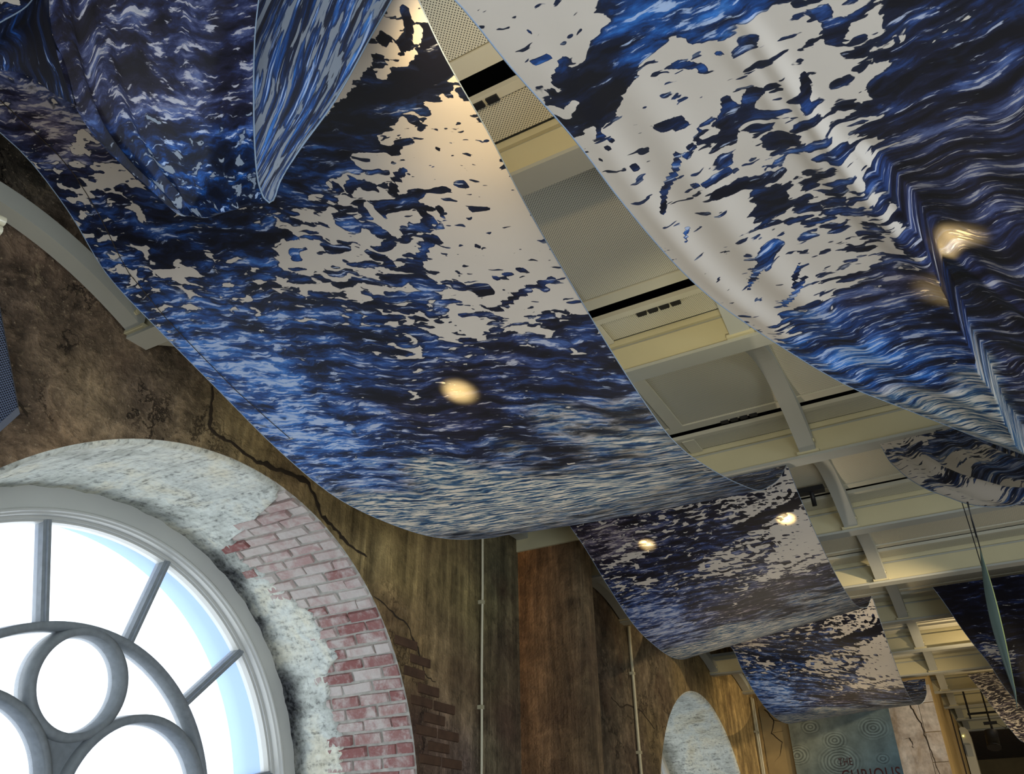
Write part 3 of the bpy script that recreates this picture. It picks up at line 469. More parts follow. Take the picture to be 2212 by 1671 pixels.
# left wall, column by column so that the arches are cut cleanly
ys = [(-1.6, FLOOR)]
for y in np.linspace(-1.5, WIN[0]-RAD, 28): ys.append((y, FLOOR))
def arch_cols(c):
    out = [(c-RAD, SPRING)]+[(c-RAD*math.cos(t), SPRING+RAD*math.sin(t)) for t in np.linspace(0, math.pi, 97)[1:-1]]+[(c+RAD, SPRING)]
    return [(c-RAD, SILL)]+out[1:-1]+[(c+RAD, SILL)] if False else out
ys += arch_cols(WIN[0])
for y in np.linspace(WIN[0]+RAD, WIN[1]-RAD, 40): ys.append((y, FLOOR))
ys += arch_cols(WIN[1])
for y in np.linspace(WIN[1]+RAD, 12.0, 60): ys.append((y, FLOOR))
nz = 44; rows = [[(WALL, y, z0+(TOP-z0)*k/nz) for k in range(nz+1)] for y, z0 in ys]
m = MB(); m.grid(rows, False)
for c in WIN: m.box(WALL-.005, WALL, c-RAD, c+RAD, FLOOR, SILL)      # wall below each sill
me = m.mesh('wall_left'); P = np.array([(v[1], v[2]) for v in m.v])
color_attr(me, 'tint', (lambda t: np.c_[t[:, :3]*(1.45-.62*t[:, 3:]), t[:, 3]])(tint_at(P)))
wall_left = tag(link('wall_left', me, M_mural), kind='structure')

for line in CRACKS:                                                    # open cracks in the mural render
    L = [Vector((WALL+.002, *p)) for p in line]; pts = []
    for a, b in zip(L[:-1], L[1:]):
        for k in range(4): pts.append(a.lerp(b, k/4)+Vector((0, random.uniform(-.004, .004), random.uniform(-.004, .004))))
    pts.append(L[-1]); n = len(pts); big = .0085 if len(line) > 10 else .0035
    m = MB(); A, B, C = [], [], []
    for i, p in enumerate(pts):
        d = (pts[min(i+1, n-1)]-pts[max(i-1, 0)]).normalized(); s = Vector((0, -d.z, d.y)); w = big*(.35+.65*math.sin(math.pi*(i+.5)/n))*random.uniform(.5, 1.3)
        A.append(p+s*w); B.append(p-s*w*.8); C.append(p+Vector((.0015, 0, 0)))
    m.grid([A, C, B], True); m.build('crack', M_crack, wall_left)

# deep plastered reveal of each arch, bricks showing where the plaster has fallen away
BARE = [(12, -1.672), (21.3, -1.664), (25, -1.688), (28.8, -1.692), (34, -1.657), (37.8, -1.602), (41, -1.63), (44.8, -1.629), (48, -1.640), (50.7, -1.679), (53, -1.696), (57.5, -1.704), (60, -1.726), (62.9, -1.747), (67.6, -1.736), (71, -1.71), (73.5, -1.62), (76, -1.54), (79, -1.455), (82, -1.424)]
def cyl(c, r, ph, x): a = math.radians(ph); return (x, c+r*math.cos(a), SPRING+r*math.sin(a))
def reveal(idx, c):
    xs = np.linspace(WALL, DEEP-.03, 12)
    prof = [(c+RAD, SILL+.0), (c+RAD, SPRING-.15)]
    m = MB(); rows = []
    for z in np.linspace(SILL, SPRING, 6)[:-1]: rows.append([(x, c+RAD, z) for x in xs])
    for ph in np.linspace(0, 180, 91): rows.append([cyl(c, RAD, ph, x) for x in xs])
    for z in np.linspace(SPRING, SILL, 6)[1:]: rows.append([(x, c-RAD, z) for x in xs])
    rows.append([(x, c+RAD, SILL) for x in xs])
    m.grid(rows, True); m.build('reveal', M_mortar if idx == 1 else M_plaster, wall_left)
    # plaster coat, a hand's thickness proud of the brick
    m = MB(); rows = []; soot = []; rng = np.random.RandomState(idx)
    def edge(ph):
        if idx != 1 or ph > 82 or ph < -90: return WALL-.003
        b = np.interp(ph, [p for p, _ in BARE], [x for _, x in BARE]); return b+rng.uniform(-.012, .012)
    phs = list(np.linspace(-18, 198, 217))
    for ph in phs:
        e = edge(ph); th = .010+.002*math.sin(ph*.9); cols = list(np.linspace(DEEP+.004, e-.006, 22))
        def pt(x, r):
            if ph < 0: return (x, c+r, SPRING+.77*math.radians(ph))
            if ph > 180: return (x, c-r, SPRING-.77*math.radians(ph-180))
            return cyl(c, r, ph, x)
        jit = rng.uniform(-.0012, .0012, len(cols))
        rows.append([pt(x, RAD-th+j) for x, j in zip(cols, jit)]+[pt(e, RAD-th*.5), pt(e+.001, RAD+.001)])
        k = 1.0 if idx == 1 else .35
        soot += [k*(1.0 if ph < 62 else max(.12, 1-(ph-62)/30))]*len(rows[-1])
    m.grid(rows, True); me = m.mesh('plaster_coat'); at = me.attributes.new('soot', 'FLOAT', 'POINT'); at.data.foreach_set('value', soot)
    link('plaster_coat', me, M_plaster, wall_left)
for i, c in enumerate(WIN, 1): reveal(i, c)

rb = random.Random(3); ph = 4.0; k = 0                                  # every bare brick is a piece of its own
step = 2.58
while ph < 79:
    x0 = np.interp(ph, [p for p, _ in BARE], [x for _, x in BARE]) if ph > 12 else -1.67
    x = WALL-.004-(.052 if k % 2 else 0)-rb.uniform(0, .006); first = k % 2
    if first:
        segs = [(WALL-.003, x+.004)]
    else: segs = []
    while x > x0-.03:
        l = .0985*rb.uniform(.94, 1.04); segs.append((x, max(x-l, x0-.05))); x -= l+.0075
    for a, b in segs:
        if a-b < .012: continue
        m = MB(); h = step*.40; pr = .0065+rb.uniform(-.003, .004); j = lambda s: rb.uniform(-s, s)
        vs = []
        for r in (RAD+.004, RAD-pr):
            g = 0 if r > RAD else .0022
            for p_, x_ in ((-h, a), (h, a), (h, b), (-h, b)):
                vs.append(cyl(WIN[0], r+j(.0008), ph+(p_ - math.copysign(g*60, p_)*.6)+j(.17), x_-math.copysign(g, x_-(a+b)/2)+j(.0025)))
        m.add(vs, [(3,2,1,0), (4,5,6,7), (0,1,5,4), (1,2,6,5), (2,3,7,6), (3,0,4,7)])
        pale = rb.random() < np.interp(ph, [20, 38, 50, 75], [.12, .45, .75, .97])
        m.build('brick', M_brickpale if pale else M_brick, wall_left)
    ph += step; k += 1
for r in range(9):                                                      # dark bricks left bare on the wall beside the arch
    z = .27+r*.0365; y0 = WIN[0]+math.sqrt(max(0, RAD**2-(z-SPRING)**2))+.012; y = y0+(.05 if r % 2 else 0)
    while y < y0+.17-.012*r:
        l = .112*rb.uniform(.95, 1.05)
        if rb.random() < .95:
            m = MB(); p = .003+rb.uniform(0, .003); a, b, c2, d = y, y+l-.009, z+rb.uniform(0, .003), z+.029
            m.add([(WALL-.002, a, c2), (WALL-.002, b, c2), (WALL-.002, b, d), (WALL-.002, a, d), (WALL+p, a+.002, c2+.002), (WALL+p, b-.002, c2+.002), (WALL+p, b-.003, d-.002), (WALL+p, a+.002, d-.003)], [(4,5,6,7), (0,1,5,4), (1,2,6,5), (2,3,7,6), (3,0,4,7)])
            m.build('brick', M_brickdark, wall_left)
        y += l

# arched windows: moulded frame, twelve-part fan, tracery rings, panes, stone outside
ZC = .0855
def ringprof(c, prof, n=120, a0=-14, a1=194):
    return [[(x, c+r*math.cos(t), ZC+r*math.sin(t)) for r, x in prof] for t in np.radians(np.linspace(a0, a1, n))]
def disc_ring(m, cy, cz, r0, r1, x0, x1, n=72):
    prof = [(r0, x0), (r0+.003, x1), ((r0+r1)/2, x1+.003), (r1-.003, x1), (r1, x0), (r0, x0)]
    m.grid([[(x, cy+r*math.cos(t), cz+r*math.sin(t)) for r, x in prof] for t in np.linspace(0, 2*math.pi, n)], True)
def window(idx, c):
    w = empty(f'window_{idx}', W(DEEP, c, SILL), kind='structure')
    m = MB(); m.grid(ringprof(c, [(.775, -1.875), (.775, -1.842), (.713, -1.842), (.712, -1.836), (.708, -1.833), (.704, -1.834), (.702, -1.840), (.698, -1.843), (.697, -1.862), (.690, -1.863), (.689, -1.868), (.684, -1.869), (.683, -1.90), (.775, -1.90)]), False)
    for s in (-1, 1):                                                   # straight stiles down to the sill, and the sill board
        m.box(-1.90, -1.842, min(c+s*.683, c+s*.775), max(c+s*.683, c+s*.775), SILL+.03, ZC-.18)
    m.box(-1.91, -1.83, c-RAD, c+RAD, SILL, SILL+.03)
    fr = m.build('frame', M_white, w)
    for k in range(-1, 7):
        a = math.radians(15+30*k)
        if not -.3 < a < 3.45: continue
        d = Vector((0, math.cos(a), math.sin(a))); s = Vector((0, -d.z, d.y)); ctr = Vector((0, c, ZC)); m = MB()
        prof = [(-.0105, -1.90), (-.0105, -1.868), (-.0045, -1.866), (-.0035, -1.858), (.0035, -1.858), (.0045, -1.866), (.0105, -1.868), (.0105, -1.90)]
        m.grid([[ctr+d*r+s*q+Vector((x, 0, 0)) for q, x in prof] for r in (.448, .688)], False); m.build('muntin', M_muntin, w)
    m = MB(); disc_ring(m, c, ZC, .431, .455, -1.90, -1.855, 120); m.build('tracery_ring', M_muntin, w)
    m = MB(); disc_ring(m, c+.001, ZC+.3188, .1055, .1295, -1.90, -1.852); m.build('tracery_ring', M_muntin, w)
    for s in (-1, 1):
        m = MB(); disc_ring(m, c+s*.2175, ZC+.068, .188, .2125, -1.90, -1.850); m.build('tracery_ring', M_muntin, w)
    poly = [(c+.117*math.cos(t), ZC+.3188+.117*math.sin(t)) for t in np.radians(np.linspace(-150, -30, 14))]
    poly += [(c+.2175+.2*math.cos(t), ZC+.068+.2*math.sin(t)) for t in np.radians(np.linspace(120, 195, 12))]
    poly += [(c-.2175+.2*math.cos(t), ZC+.068+.2*math.sin(t)) for t in np.radians(np.linspace(-15, 60, 12))]
    m = MB(); m.prism(poly, 0, -1.893, -1.872); m.build('spandrel', M_muntin, w)
    for k in range(-1, 7):                                              # one pane per light of the fan
        a0, a1 = 15+30*(k-1), 15+30*k
        if a1 < -10 or a0 > 190: continue
        m = MB(); m.grid([[(-1.886, c+r*math.cos(t), ZC+r*math.sin(t)) for r in (.446, .69)] for t in np.radians(np.linspace(a0, a1, 10))]); m.build('pane', M_glass, w)
    m = MB(); m.add([(-1.8865, c+.446*math.cos(t), ZC+.446*math.sin(t)) for t in np.radians(np.linspace(0, 360, 72, endpoint=False))], [tuple(range(72))]); m.build('pane', M_glass, w)
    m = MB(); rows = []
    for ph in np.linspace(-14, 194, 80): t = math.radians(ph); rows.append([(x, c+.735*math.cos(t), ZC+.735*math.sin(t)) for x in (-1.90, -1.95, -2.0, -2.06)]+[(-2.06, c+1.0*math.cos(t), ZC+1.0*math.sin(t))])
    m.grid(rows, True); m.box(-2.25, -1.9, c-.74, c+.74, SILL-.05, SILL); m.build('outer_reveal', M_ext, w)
for i, c in enumerate(WIN, 1): window(i, c)

# projecting pier beside the first arch, boxed out to the vault above
PX, PY = -1.165, 2.60
rows = [[(x, PY, FLOOR+(1.05-FLOOR)*k/40) for k in range(41)] for x in np.linspace(WALL, PX, 12)]+[[(PX, y, FLOOR+(1.05-FLOOR)*k/40) for k in range(41)] for y in np.linspace(PY, PY+.09, 4)[1:]]+[[(WALL, PY+.09, FLOOR+(1.05-FLOOR)*k/40) for k in range(41)]]
m = MB(); m.grid(rows, False); me = m.mesh('pier')
pc = []
for x, y, z in m.v:
    u = (x-WALL)/(PX-WALL); v = np.clip((z-.2)/.85, 0, 1)
    a = np.array((.30, .115, .030))*(1-u)+np.array((.15, .105, .055))*u; b = np.array((.19, .095, .040))*(1-u)+np.array((.17, .11, .055))*u
    pc.append((*(a*v**1.5+b*(1-v**1.5)), .12))
color_attr(me, 'tint', pc); link('pier', me, M_mural, wall_left)
m = MB(); m.box(WALL, PX+.02, PY-.01, PY+.10, 1.045, 1.13); m.build('pier_capping', M_cream, wall_left)

# far wall: ochre render, pink-grey plaster at its free end with a strip of stone blocks
FY = 5.95
m = MB(); m.box(-1.50, -.345, FY, 7.0, FLOOR, TOP); wall_far = tag(m.build('wall_far', M_ochre), kind='structure')
m = MB(); m.box(-.625, -.436, FY-.012, FY, FLOOR, 1.0); m.build('plaster_panel', M_marble, wall_far)
z = FLOOR
while z < 1.0:
    h = .168; m = MB(); m.box(-.433, -.345, FY-.014-rb.uniform(0, .002), FY, z, min(z+h-.004, 1.0)); m.build('stone_block', M_marble, wall_far); z += h
for seq in ([(-.50, .93), (-.47, .86), (-.445, .78), (-.44, .70), (-.425, .62), (-.42, .55), (-.41, .47), (-.405, .3)], [(-.56, .70), (-.53, .705), (-.52, .68), (-.525, .64)], [(-1.38, .95), (-1.33, .88), (-1.36, .8), (-1.30, .74), (-1.33, .66), (-1.38, .62)], [(-1.33, .88), (-1.27, .86)], [(-1.36, .8), (-1.26, .81)]):
    m = MB(); L = []
    for a, b in zip(seq[:-1], seq[1:]):
        for k in range(5): t = k/5; L.append((a[0]+(b[0]-a[0])*t+rb.uniform(-.004, .004), a[1]+(b[1]-a[1])*t))
    yy = FY-.017 if seq[0][0] > -.7 else FY-.002; n = len(L)
    m.grid([[(x-.003*(1-i/n)-.001, yy, zz), (x, yy-.001, zz), (x+.003*(1-i/n)+.001, yy, zz+.002)] for i, (x, zz) in enumerate(L)], False); m.build('crack', M_crack, wall_far)
m = MB(); m.box(-2.4, 3.6, 12.0, 12.1, FLOOR, TOP); tag(m.build('wall_back', M_ochre), kind='structure')

M_room = paint('pale_room_plaster', (.50, .46, .38), .85, .15, 3)
m = MB(); m.box(3.0, 3.1, -1.9, 12.1, FLOOR, TOP); tag(m.build('wall_right', M_room), kind='structure')
m = MB(); m.box(-1.5, 3.1, -1.95, -1.85, FLOOR, TOP); tag(m.build('wall_front', M_room), kind='structure')
# ceiling: dark slab, steel beams, arched ribs, perforated panels and slots
m = MB(); m.box(-1.46, 3.2, -1.9, 12.1, 1.40, 1.46); ceiling = tag(m.build('ceiling', M_slab), kind='structure')
XA, XB = WALL, 3.0
proto = {}
def piece(name, key, dims, x, y, z, mat):
    """A ceiling piece; alike pieces share their mesh."""
    if key not in proto:
        m = MB(); a, b, c = (d*H/2 for d in dims); e = min(a, b, c)*.12
        p = [(sx*a, sy*b, -c) for sy in (-1, 1) for sx in (-1, 1)]+[(sx*a, sy*b, c) for sy in (-1, 1) for sx in (-1, 1)]
        m.add(p, [(0,2,3,1), (4,5,7,6), (0,1,5,4), (2,6,7,3), (0,4,6,2), (1,3,7,5)]); me = m.mesh(name, False); me.materials.append(mat); proto[key] = me
    o = bpy.data.objects.new(name, proto[key]); COL.objects.link(o); o.location = W(x, y, z); o.parent = ceiling; return o
for n in range(-3, 11):
    y = beam_y(n); m = MB()
    m.box(XA, XB, y-.026, y+.026, 1.0, 1.008); m.box(XA, XB, y-.008, y+.008, 1.008, 1.12)
    fl = m.build('beam', M_flange, ceiling)
    m = MB(); m.box(XA, XB, y-.014, y-.0085, 1.010, 1.078); m.box(XA, XB, y+.0085, y+.014, 1.010, 1.078); m.box(XA, XB, y-.016, y-.0085, 1.086, 1.102); m.build('web', M_cream, fl)
    if n == 10: break
    for x0, x1 in ((-1.17, -.612), (-.575, .62), (.66, 3.0)):
        w = x1-x0; xc = (x0+x1)/2
        if not (n == -2 and x0 < -1): piece('perforated_panel', ('pa', w), (w, .455, .008), xc, y+.245, 1.104, M_perf)
        piece('perforated_panel', ('pb', w), (w, .078, .008), xc, y+.612, 1.104, M_perf)
    piece('panel_trim', 'ta', (4.15, .034, .010), .915, y+.493, 1.102, M_trim)
    piece('panel_trim', 'tb', (4.15, .018, .012), .915, y+.5615, 1.102, M_trim)
    for x in (-1.17, -.594, .64):
        piece('panel_trim', 'tc', (.036, .472, .014), x, y+.236, 1.101, M_trim)
        piece('panel_trim', 'td', (.036, .085, .014), x, y+.612, 1.101, M_trim)
    for k, x in enumerate((-1.392, -.280, .80)):                        # shallow arched ribs from beam to beam
        m = MB(); w = .022; yy = np.linspace(y+.024, y+STEP-.026, 25); rows = []
        for q in yy:
            s = (q-yy[0])/(yy[-1]-yy[0]); zz = 1.010+.080*4*s*(1-s)*(1-.25*(s-.5)); th = .040
            rows.append([(x-w, q, zz+th), (x-w, q, zz), (x+w, q, zz), (x+w, q, zz+th)])
        m.grid(rows, False, True); m.add(rows[0]+rows[-1], [(3,2,1,0), (4,5,6,7)]); rib = m.build('rib', M_flange, ceiling)
        m = MB(); m.box(x-.030, x+.030, y+STEP-.034, y+STEP-.002, .9995+.0085, 1.016); m.tube([(x+.022, y+STEP-.05, 1.035), (x+.027, y+STEP-.05, 1.035)], .006); m.build('rib_foot', M_cream, rib)
for (x, y) in ((-.43, 1.475), (-.42, 2.08), (-.50, .79)):
    m = MB()
    for q in range(4): m.box(x-.055+q*.027, x-.055+q*.027+.021, y-.006, y+.006, 1.092, 1.0995)
    m.build('slot_clip', M_dark, ceiling)
y = beam_y(10)
for k in range(46):                                                     # dark slatted ceiling of the room beyond
    piece('slat', 'slat', (3.6, .03, .03), .6, y+.08+k*.06, 1.06, M_slat)
# ---------------------------------------------------------------- printed cloth
def cloth(name, G, UVm, mask, mat, parent=None):
    nv, nu = G.shape[:2]; me = bpy.data.meshes.new(name)
    V = G.reshape(-1, 3)*H+np.array((0, 0, EYE)); idx = np.arange(nv*nu).reshape(nv, nu)
    Fq = np.stack([idx[:-1, :-1], idx[:-1, 1:], idx[1:, 1:], idx[1:, :-1]], 2).reshape(-1, 4)
    me.vertices.add(len(V)); me.vertices.foreach_set('co', V.ravel()); me.loops.add(Fq.size); me.loops.foreach_set('vertex_index', Fq.ravel())
    me.polygons.add(len(Fq)); me.polygons.foreach_set('loop_start', np.arange(len(Fq))*4); me.polygons.foreach_set('use_smooth', np.ones(len(Fq), bool)); me.update(); me.validate()
    uv = me.uv_layers.new(name='UVMap'); uv.data.foreach_set('uv', UVm.reshape(-1, 2)[Fq.ravel()].ravel())
    color_attr(me, 'mask', mask); return link(name, me, mat, parent)
def metric(G, Wd=.70, v0=0.):
    nv, nu = G.shape[:2]; mid = G[:, nu//2]; s = np.r_[0, np.cumsum(np.linalg.norm(np.diff(mid, axis=0), axis=1))]
    U, V = np.meshgrid(np.linspace(0, Wd, nu), s); return np.stack([U, V], 2)
def unit(G): return np.stack(np.meshgrid(np.linspace(0, 1, G.shape[1]), np.linspace(0, 1, G.shape[0])), 2)
def hem(name, pts, parent, mat):
    m = MB(); m.tube(pts, .0009, 4); o = m.build(name, mat, parent); o['label'] = 'rolled hem along the cloth edge'; return o
HEM = paint('hem_cloth', (.20, .26, .34), .8)
ROW = 'ocean print swags hung under the beams'

G = sheet([S1L, S1R], 190, 330); U = metric(G)
G[..., 2] -= .010*np.sin(unit(G)[..., 0]*math.pi)*np.sin(unit(G)[..., 1]*math.pi)
s1 = cloth('cloth_swag', G, U, field(U.reshape(-1, 2), PRINT_BASE, PRINT_STROKES), M_ocean)
tag(s1, 'longest ocean print swag beside the big arched window, cream foam along its edge', 'fabric', ROW)
hem('hem', [tuple(p) for p in G[::4, -1]], s1, HEM); hem('hem', [tuple(p) for p in G[::4, 0]], s1, HEM)
m = MB(); mid = unit(G)
sm = [tuple(np.array(G[i, int(14+4*math.sin(i*.05))])-np.array((0, 0, .0012))) for i in range(8, 130, 5)]
m.tube(sm, .0007, 4); m.build('seam', M_crack, s1)

def later(L, R, k, dusk, label, nu=150, nv=240):
    G = sheet([L, R], nu, nv); U = metric(G); Q = U.copy(); Q[..., 1] *= k
    mk = field(Q.reshape(-1, 2), PRINT_BASE, PRINT_STROKES); mk[:, 3] = np.clip(mk[:, 3]+dusk, 0, 1); o = cloth('cloth_swag', G, Q, mk, M_ocean)
    tag(o, label, 'fabric', ROW); hem('hem', [tuple(p) for p in G[::4, -1]], o, HEM); hem('hem', [tuple(p) for p in G[::4, 0]], o, HEM); return o
later(S2L, S2R, 1.20, .38, 'middle ocean print swag with two bright lamp spots, just behind the longest swag')
later(S3L, S3R, .98, .1, 'farthest ocean print swag, hanging in front of the rain ripple banner')

# second row, large swag gathered at its low point
FOLDS += [(.19, .40, .014, .006), (.226, .33, .013, .010), (.10, .05, .03, .008), (.03, .0, .02, .006)]
CREASE = np.array([(.302, .165), (.322, .193), (.329, .243), (.302, .297), (.255, .375), (.168, .456), (.054, .548), (.0, .60)])
G = sheet([AL, AR], 300, 420); UVn = unit(G); U = metric(G); mk = field(U.reshape(-1, 2), FOLD_BASE, FOLD_STROKES)
u, v = UVn[..., 0], UVn[..., 1]
back = np.clip((v-.66)/.06, 0, 1)
G = folds(G, UVn)
G[..., 2] += back*(.016*np.sin(u*34+v*6)+.010*np.sin(u*71))*np.clip(u/.05, 0, 1)*np.clip((1-v)/.06, 0, 1)
right = np.clip((u-np.interp(v, CREASE[:, 1], CREASE[:, 0]))/.05, 0, 1)*np.clip((v-.12)/.1, 0, 1)
Q = U.copy(); Q[..., 1] += (.008*np.sin(u*52-v*9)+.005*np.sin(u*31+v*14))*right+back*(.016*np.sin(u*30+v*6))
mk = mk.reshape(*G.shape[:2], 4)
mk[..., 0] = (mk[..., 0]*(1-right*.9))*(1-back)+back*np.clip(.80-1.9*u-.30*np.sin(v*60), 0, .85)
mk[..., 1] = mk[..., 1]*(1-right)+right*.53
mk[..., 2] = np.clip(mk[..., 2]*(1-right*.85)*(1-back)+back*.36, 0, 1); mk[..., 3] = (mk[..., 3]*(1-right)+right*.75)*(1-back)+back*.35
big = cloth('cloth_swag', G, Q, mk, M_ocean)
tag(big, 'big folded ocean print swag overhead, with an overlapping dark crease and creamy left edge', 'fabric', ROW)
hem('hem', [tuple(p) for p in G[::4, 0]], big, HEM)

# second row, dark swag farther back
G = sheet([CL, CR], 110, 220); UVn = unit(G); U = metric(G); u, v = UVn[..., 0], UVn[..., 1]
fa = np.clip((v-.60)/.06, 0, 1)
G[..., 2] += .010*np.sin(u*26+v*5)*np.clip(u/.06, 0, 1)*np.sin(v*math.pi)
mk = np.zeros(G.shape[:2]+(4,)); spot_ = np.exp(-(((u-.09)/.11)**2+((v-.20)/.055)**2))
mk[..., 0] = .02+.58*spot_+fa*.42; mk[..., 1] = .30+.35*spot_+.25*fa; mk[..., 2] = .15*fa; mk[..., 3] = .55+.45*fa
dk = cloth('cloth_swag', G, U, mk, M_ocean)
tag(dk, 'near-black night sea swag behind the green ribbon, curling to a pale brown underside', 'fabric', ROW)
hem('hem', [tuple(p) for p in G[::4, 0]], dk, HEM)

# first row, nearest swag: gathered bunch with a loose corner
G = sheet(S0, 130, 260); UVn = unit(G); u, v = UVn[..., 0], UVn[..., 1]; U = metric(G, .42)*np.array((1, .8))
low = float(v[G[:, 65, 2].argmin(), 65])
pl = np.clip((low+.02-v)/.08, 0, 1)*np.clip(v/.05, 0, 1)*np.exp(-((u-.22)/.22)**2)
G[..., 2] += pl*(.007*np.sin(u*30-v*6)+.003*np.sin(u*55+v*4))
inner = np.clip((v-low-.015)/.004, 0, 1)
mk = np.zeros(G.shape[:2]+(4,)); b0 = np.clip((v-.24)/.10, 0, 1)*(1-inner)
mk[..., 0] = (.30*b0)*(1-inner)+.40*inner
mk[..., 1] = (.54-.10*b0)*(1-inner)+.58*inner; mk[..., 2] = (.28*(1-b0))*(1-inner)+.0*inner; mk[..., 3] = (.75*(1-b0))*(1-inner)
Q = U.copy(); Q[..., 1] += pl*(.004*np.sin(u*30-v*6)+.004*np.sin(u*17+v*9))
Qi = Q.copy(); Qi[..., 0], Qi[..., 1] = Q[..., 1]*.7, Q[..., 0]*.9
Q = Q*(1-inner[..., None])+Qi*inner[..., None]
near = cloth('cloth_swag', G, Q, mk, M_reverse)
tag(near, 'small blue bag-shaped swag overhead, open at one side, overlapping the longest swag', 'fabric', ROW)
hem('hem', [tuple(p) for p in G[::4, -1]], near, HEM)
G = sheet(FLAP, 60, 50); UVn = unit(G); U = metric(G, .3)[..., ::-1].copy()
G[..., 2] += .008*np.sin(UVn[..., 0]*9+UVn[..., 1]*7)*np.sin(UVn[..., 1]*math.pi)
mk = np.zeros(G.shape[:2]+(4,)); mk[..., 0] = -.2; mk[..., 1] = .36; mk[..., 3] = .1
fl = cloth('loose_corner', G, U, mk, M_reverse, near); fl['label'] = 'dark blue loose corner of the cloth'
hem('rolled_edge', [tuple(p) for p in G[0, ::3]], near, HEM)

# rain-ring banner on the far wall
t = empty('hanging_banner', W(-1.236, FY-.03, .18), label='printed banner of rain ripple rings with dark red lettering, on the far wall', cat='banner')
bw, bh = .628*H, .78*H
m = MB(); m.box(0, bw, -.004, .004, 0, bh); o = m.build('print', M_rain, None, False); o.parent = t
m = MB(); m.tube([(-.01, 0, bh), (bw+.01, 0, bh)], .012, 8); o = m.build('rod', M_steel, None, False); o.parent = t
def words(txt, x, z, size):
    cu = bpy.data.curves.new('lettering', 'FONT'); cu.body = txt; cu.size = size; cu.extrude = .001; cu.space_character = 1.12
    tmp = bpy.data.objects.new('lettering_curve', cu); COL.objects.link(tmp); bpy.context.view_layer.update()
    me = bpy.data.meshes.new_from_object(tmp.evaluated_get(bpy.context.evaluated_depsgraph_get())); bpy.data.objects.remove(tmp)
    me.materials.clear(); me.materials.append(M_maroon); me.name = 'lettering'; o = bpy.data.objects.new('lettering', me); COL.objects.link(o); o.parent = t; o.location = (x, -.0065, z); o.rotation_euler = (math.pi/2, 0, 0); o.scale = (.72, 1, 1); o['label'] = f'dark red word {txt}'
words('THE', (1.236-.970)*H, (.576-.18)*H, .125)
words('CURIOUS', (1.236-.968)*H, (.478-.18)*H, .215)

# loudspeaker on the left wall
t = empty('loudspeaker', W(-1.30, .55, .62), label='slate framed loudspeaker with a punched black grille, on the rock-painted wall', cat='speaker')
A, B, C, D = [np.array(p) for p in ((.625, .649), (.527, .835), (.43, .70), (.545, .485))]
def rect(s, lo): ctr = (A+B+C+D)/4; return [tuple(ctr+(p-ctr)*s) for p in (A, B, C, D)]
m = MB(); m.prism(rect(1, 0), 0, -1.385, -1.245); m.build('cabinet', M_frame_blue, t)
m = MB()
o_, i_ = rect(1.0, 0), rect(.86, 0); m.add([(-1.245, *p) for p in o_]+[(-1.232, *p) for p in i_], [(k, (k+1) % 4, 4+(k+1) % 4, 4+k) for k in range(4)]); m.build('bezel', M_frame_blue, t)
m = MB(); m.add([(-1.2335, *p) for p in rect(.87, 0)], [(0, 1, 2, 3)]); m.build('grille', M_grille, t)
m = MB(); m.box(-1.418, -1.385, .44, .50, .66, .74); m.build('wall_bracket', M_dark, t)

# conduits down the wall
def pipe(y, z0, z1, r, mat, label, x=WALL+.012):
    t = empty('conduit_pipe', W(x, y, z0), label=label, cat='pipe')
    wob = [(x, y+.0015*math.sin(k*1.7), z0+(z1-z0)*k/14) for k in range(15)]
    m = MB(); m.tube(wob, r, 8); m.build('tube', mat, t)
    for z in np.arange(z0+.25, z1, .33):
        m = MB(); m.box(WALL, x+r+.001, y-r-.003, y+r+.003, z-.006, z+.006); m.build('pipe_clip', M_steel, t)
M_pale = paint('pale_pipe_paint', (.62, .57, .40), .3, .1, 8, .6)
pipe(2.326, FLOOR, 1.10, .0042, M_pale, 'thin cream conduit on the wall between the big arch and the reddish pier')
pipe(3.644, FLOOR, 1.0, .0075, M_steel, 'bronze pipe on the brown wall just left of the small arched opening')
pipe(5.74, FLOOR, 1.0, .008, M_steel, 'straw coloured twin-edged pipe near the far corner of the mural wall')
pipe(5.79, FLOOR, 1.0, .006, M_pale, 'slim cream pipe at the far corner beside the cracked ochre wall')

# green ribbon hanging on a cord from the big swag
t = empty('hanging_ribbon', W(.05, 1.915, .67), label='slender grey-green ribbon on a cord in front of the dark sea swag', cat='ribbon')
m = MB(); m.tube([(.054, 1.915, .68), (.053, 1.914, .62), (.050, 1.913, .55)], .0012, 6); m.tube([(.056, 1.915, .68), (.052, 1.915, .64), (.0505, 1.914, .60)], .001, 5); m.build('cord', M_dark, t)
zs = np.linspace(.575, .262, 30); A_, B_, E_ = [], [], []
for i, z in enumerate(zs):
    s = i/29; wd = .0005+0.0115*math.sin(math.pi*min(1, s**.85))**1.2*(1 if s < .7 else 1); cx_ = np.interp(z, [.262, .29, .34, .42, .53, .575], [.0285, .0335, .036, .0405, .048, .0505])
    A_.append((cx_-wd, 1.915, z)); B_.append((cx_+wd*.45, 1.908, z)); E_.append((cx_+wd*.62, 1.912, z))
m = MB(); m.grid([A_, [((a[0]+b[0])/2, 1.906, a[2]) for a, b in zip(A_, B_)], B_], True); m.grid([A_, [((a[0]+b[0])/2, 1.918, a[2]) for a, b in zip(A_, B_)], B_], True); m.build('blade', M_ribbon, t)
m = MB(); m.grid([B_, E_], True); m.build('bright_edge', M_ribbon_edge, t)
t = empty('hanging_wire', W(.052, 2.245, 1.0), label='dark thin wire hanging from the beam left of the green ribbon', cat='wire')
m = MB(); m.tube([(.0515, 2.245, 1.0), (.0524, 2.245, .75), (.0505, 2.245, .515)], .0012, 5); m.build('strand', M_dark, t)
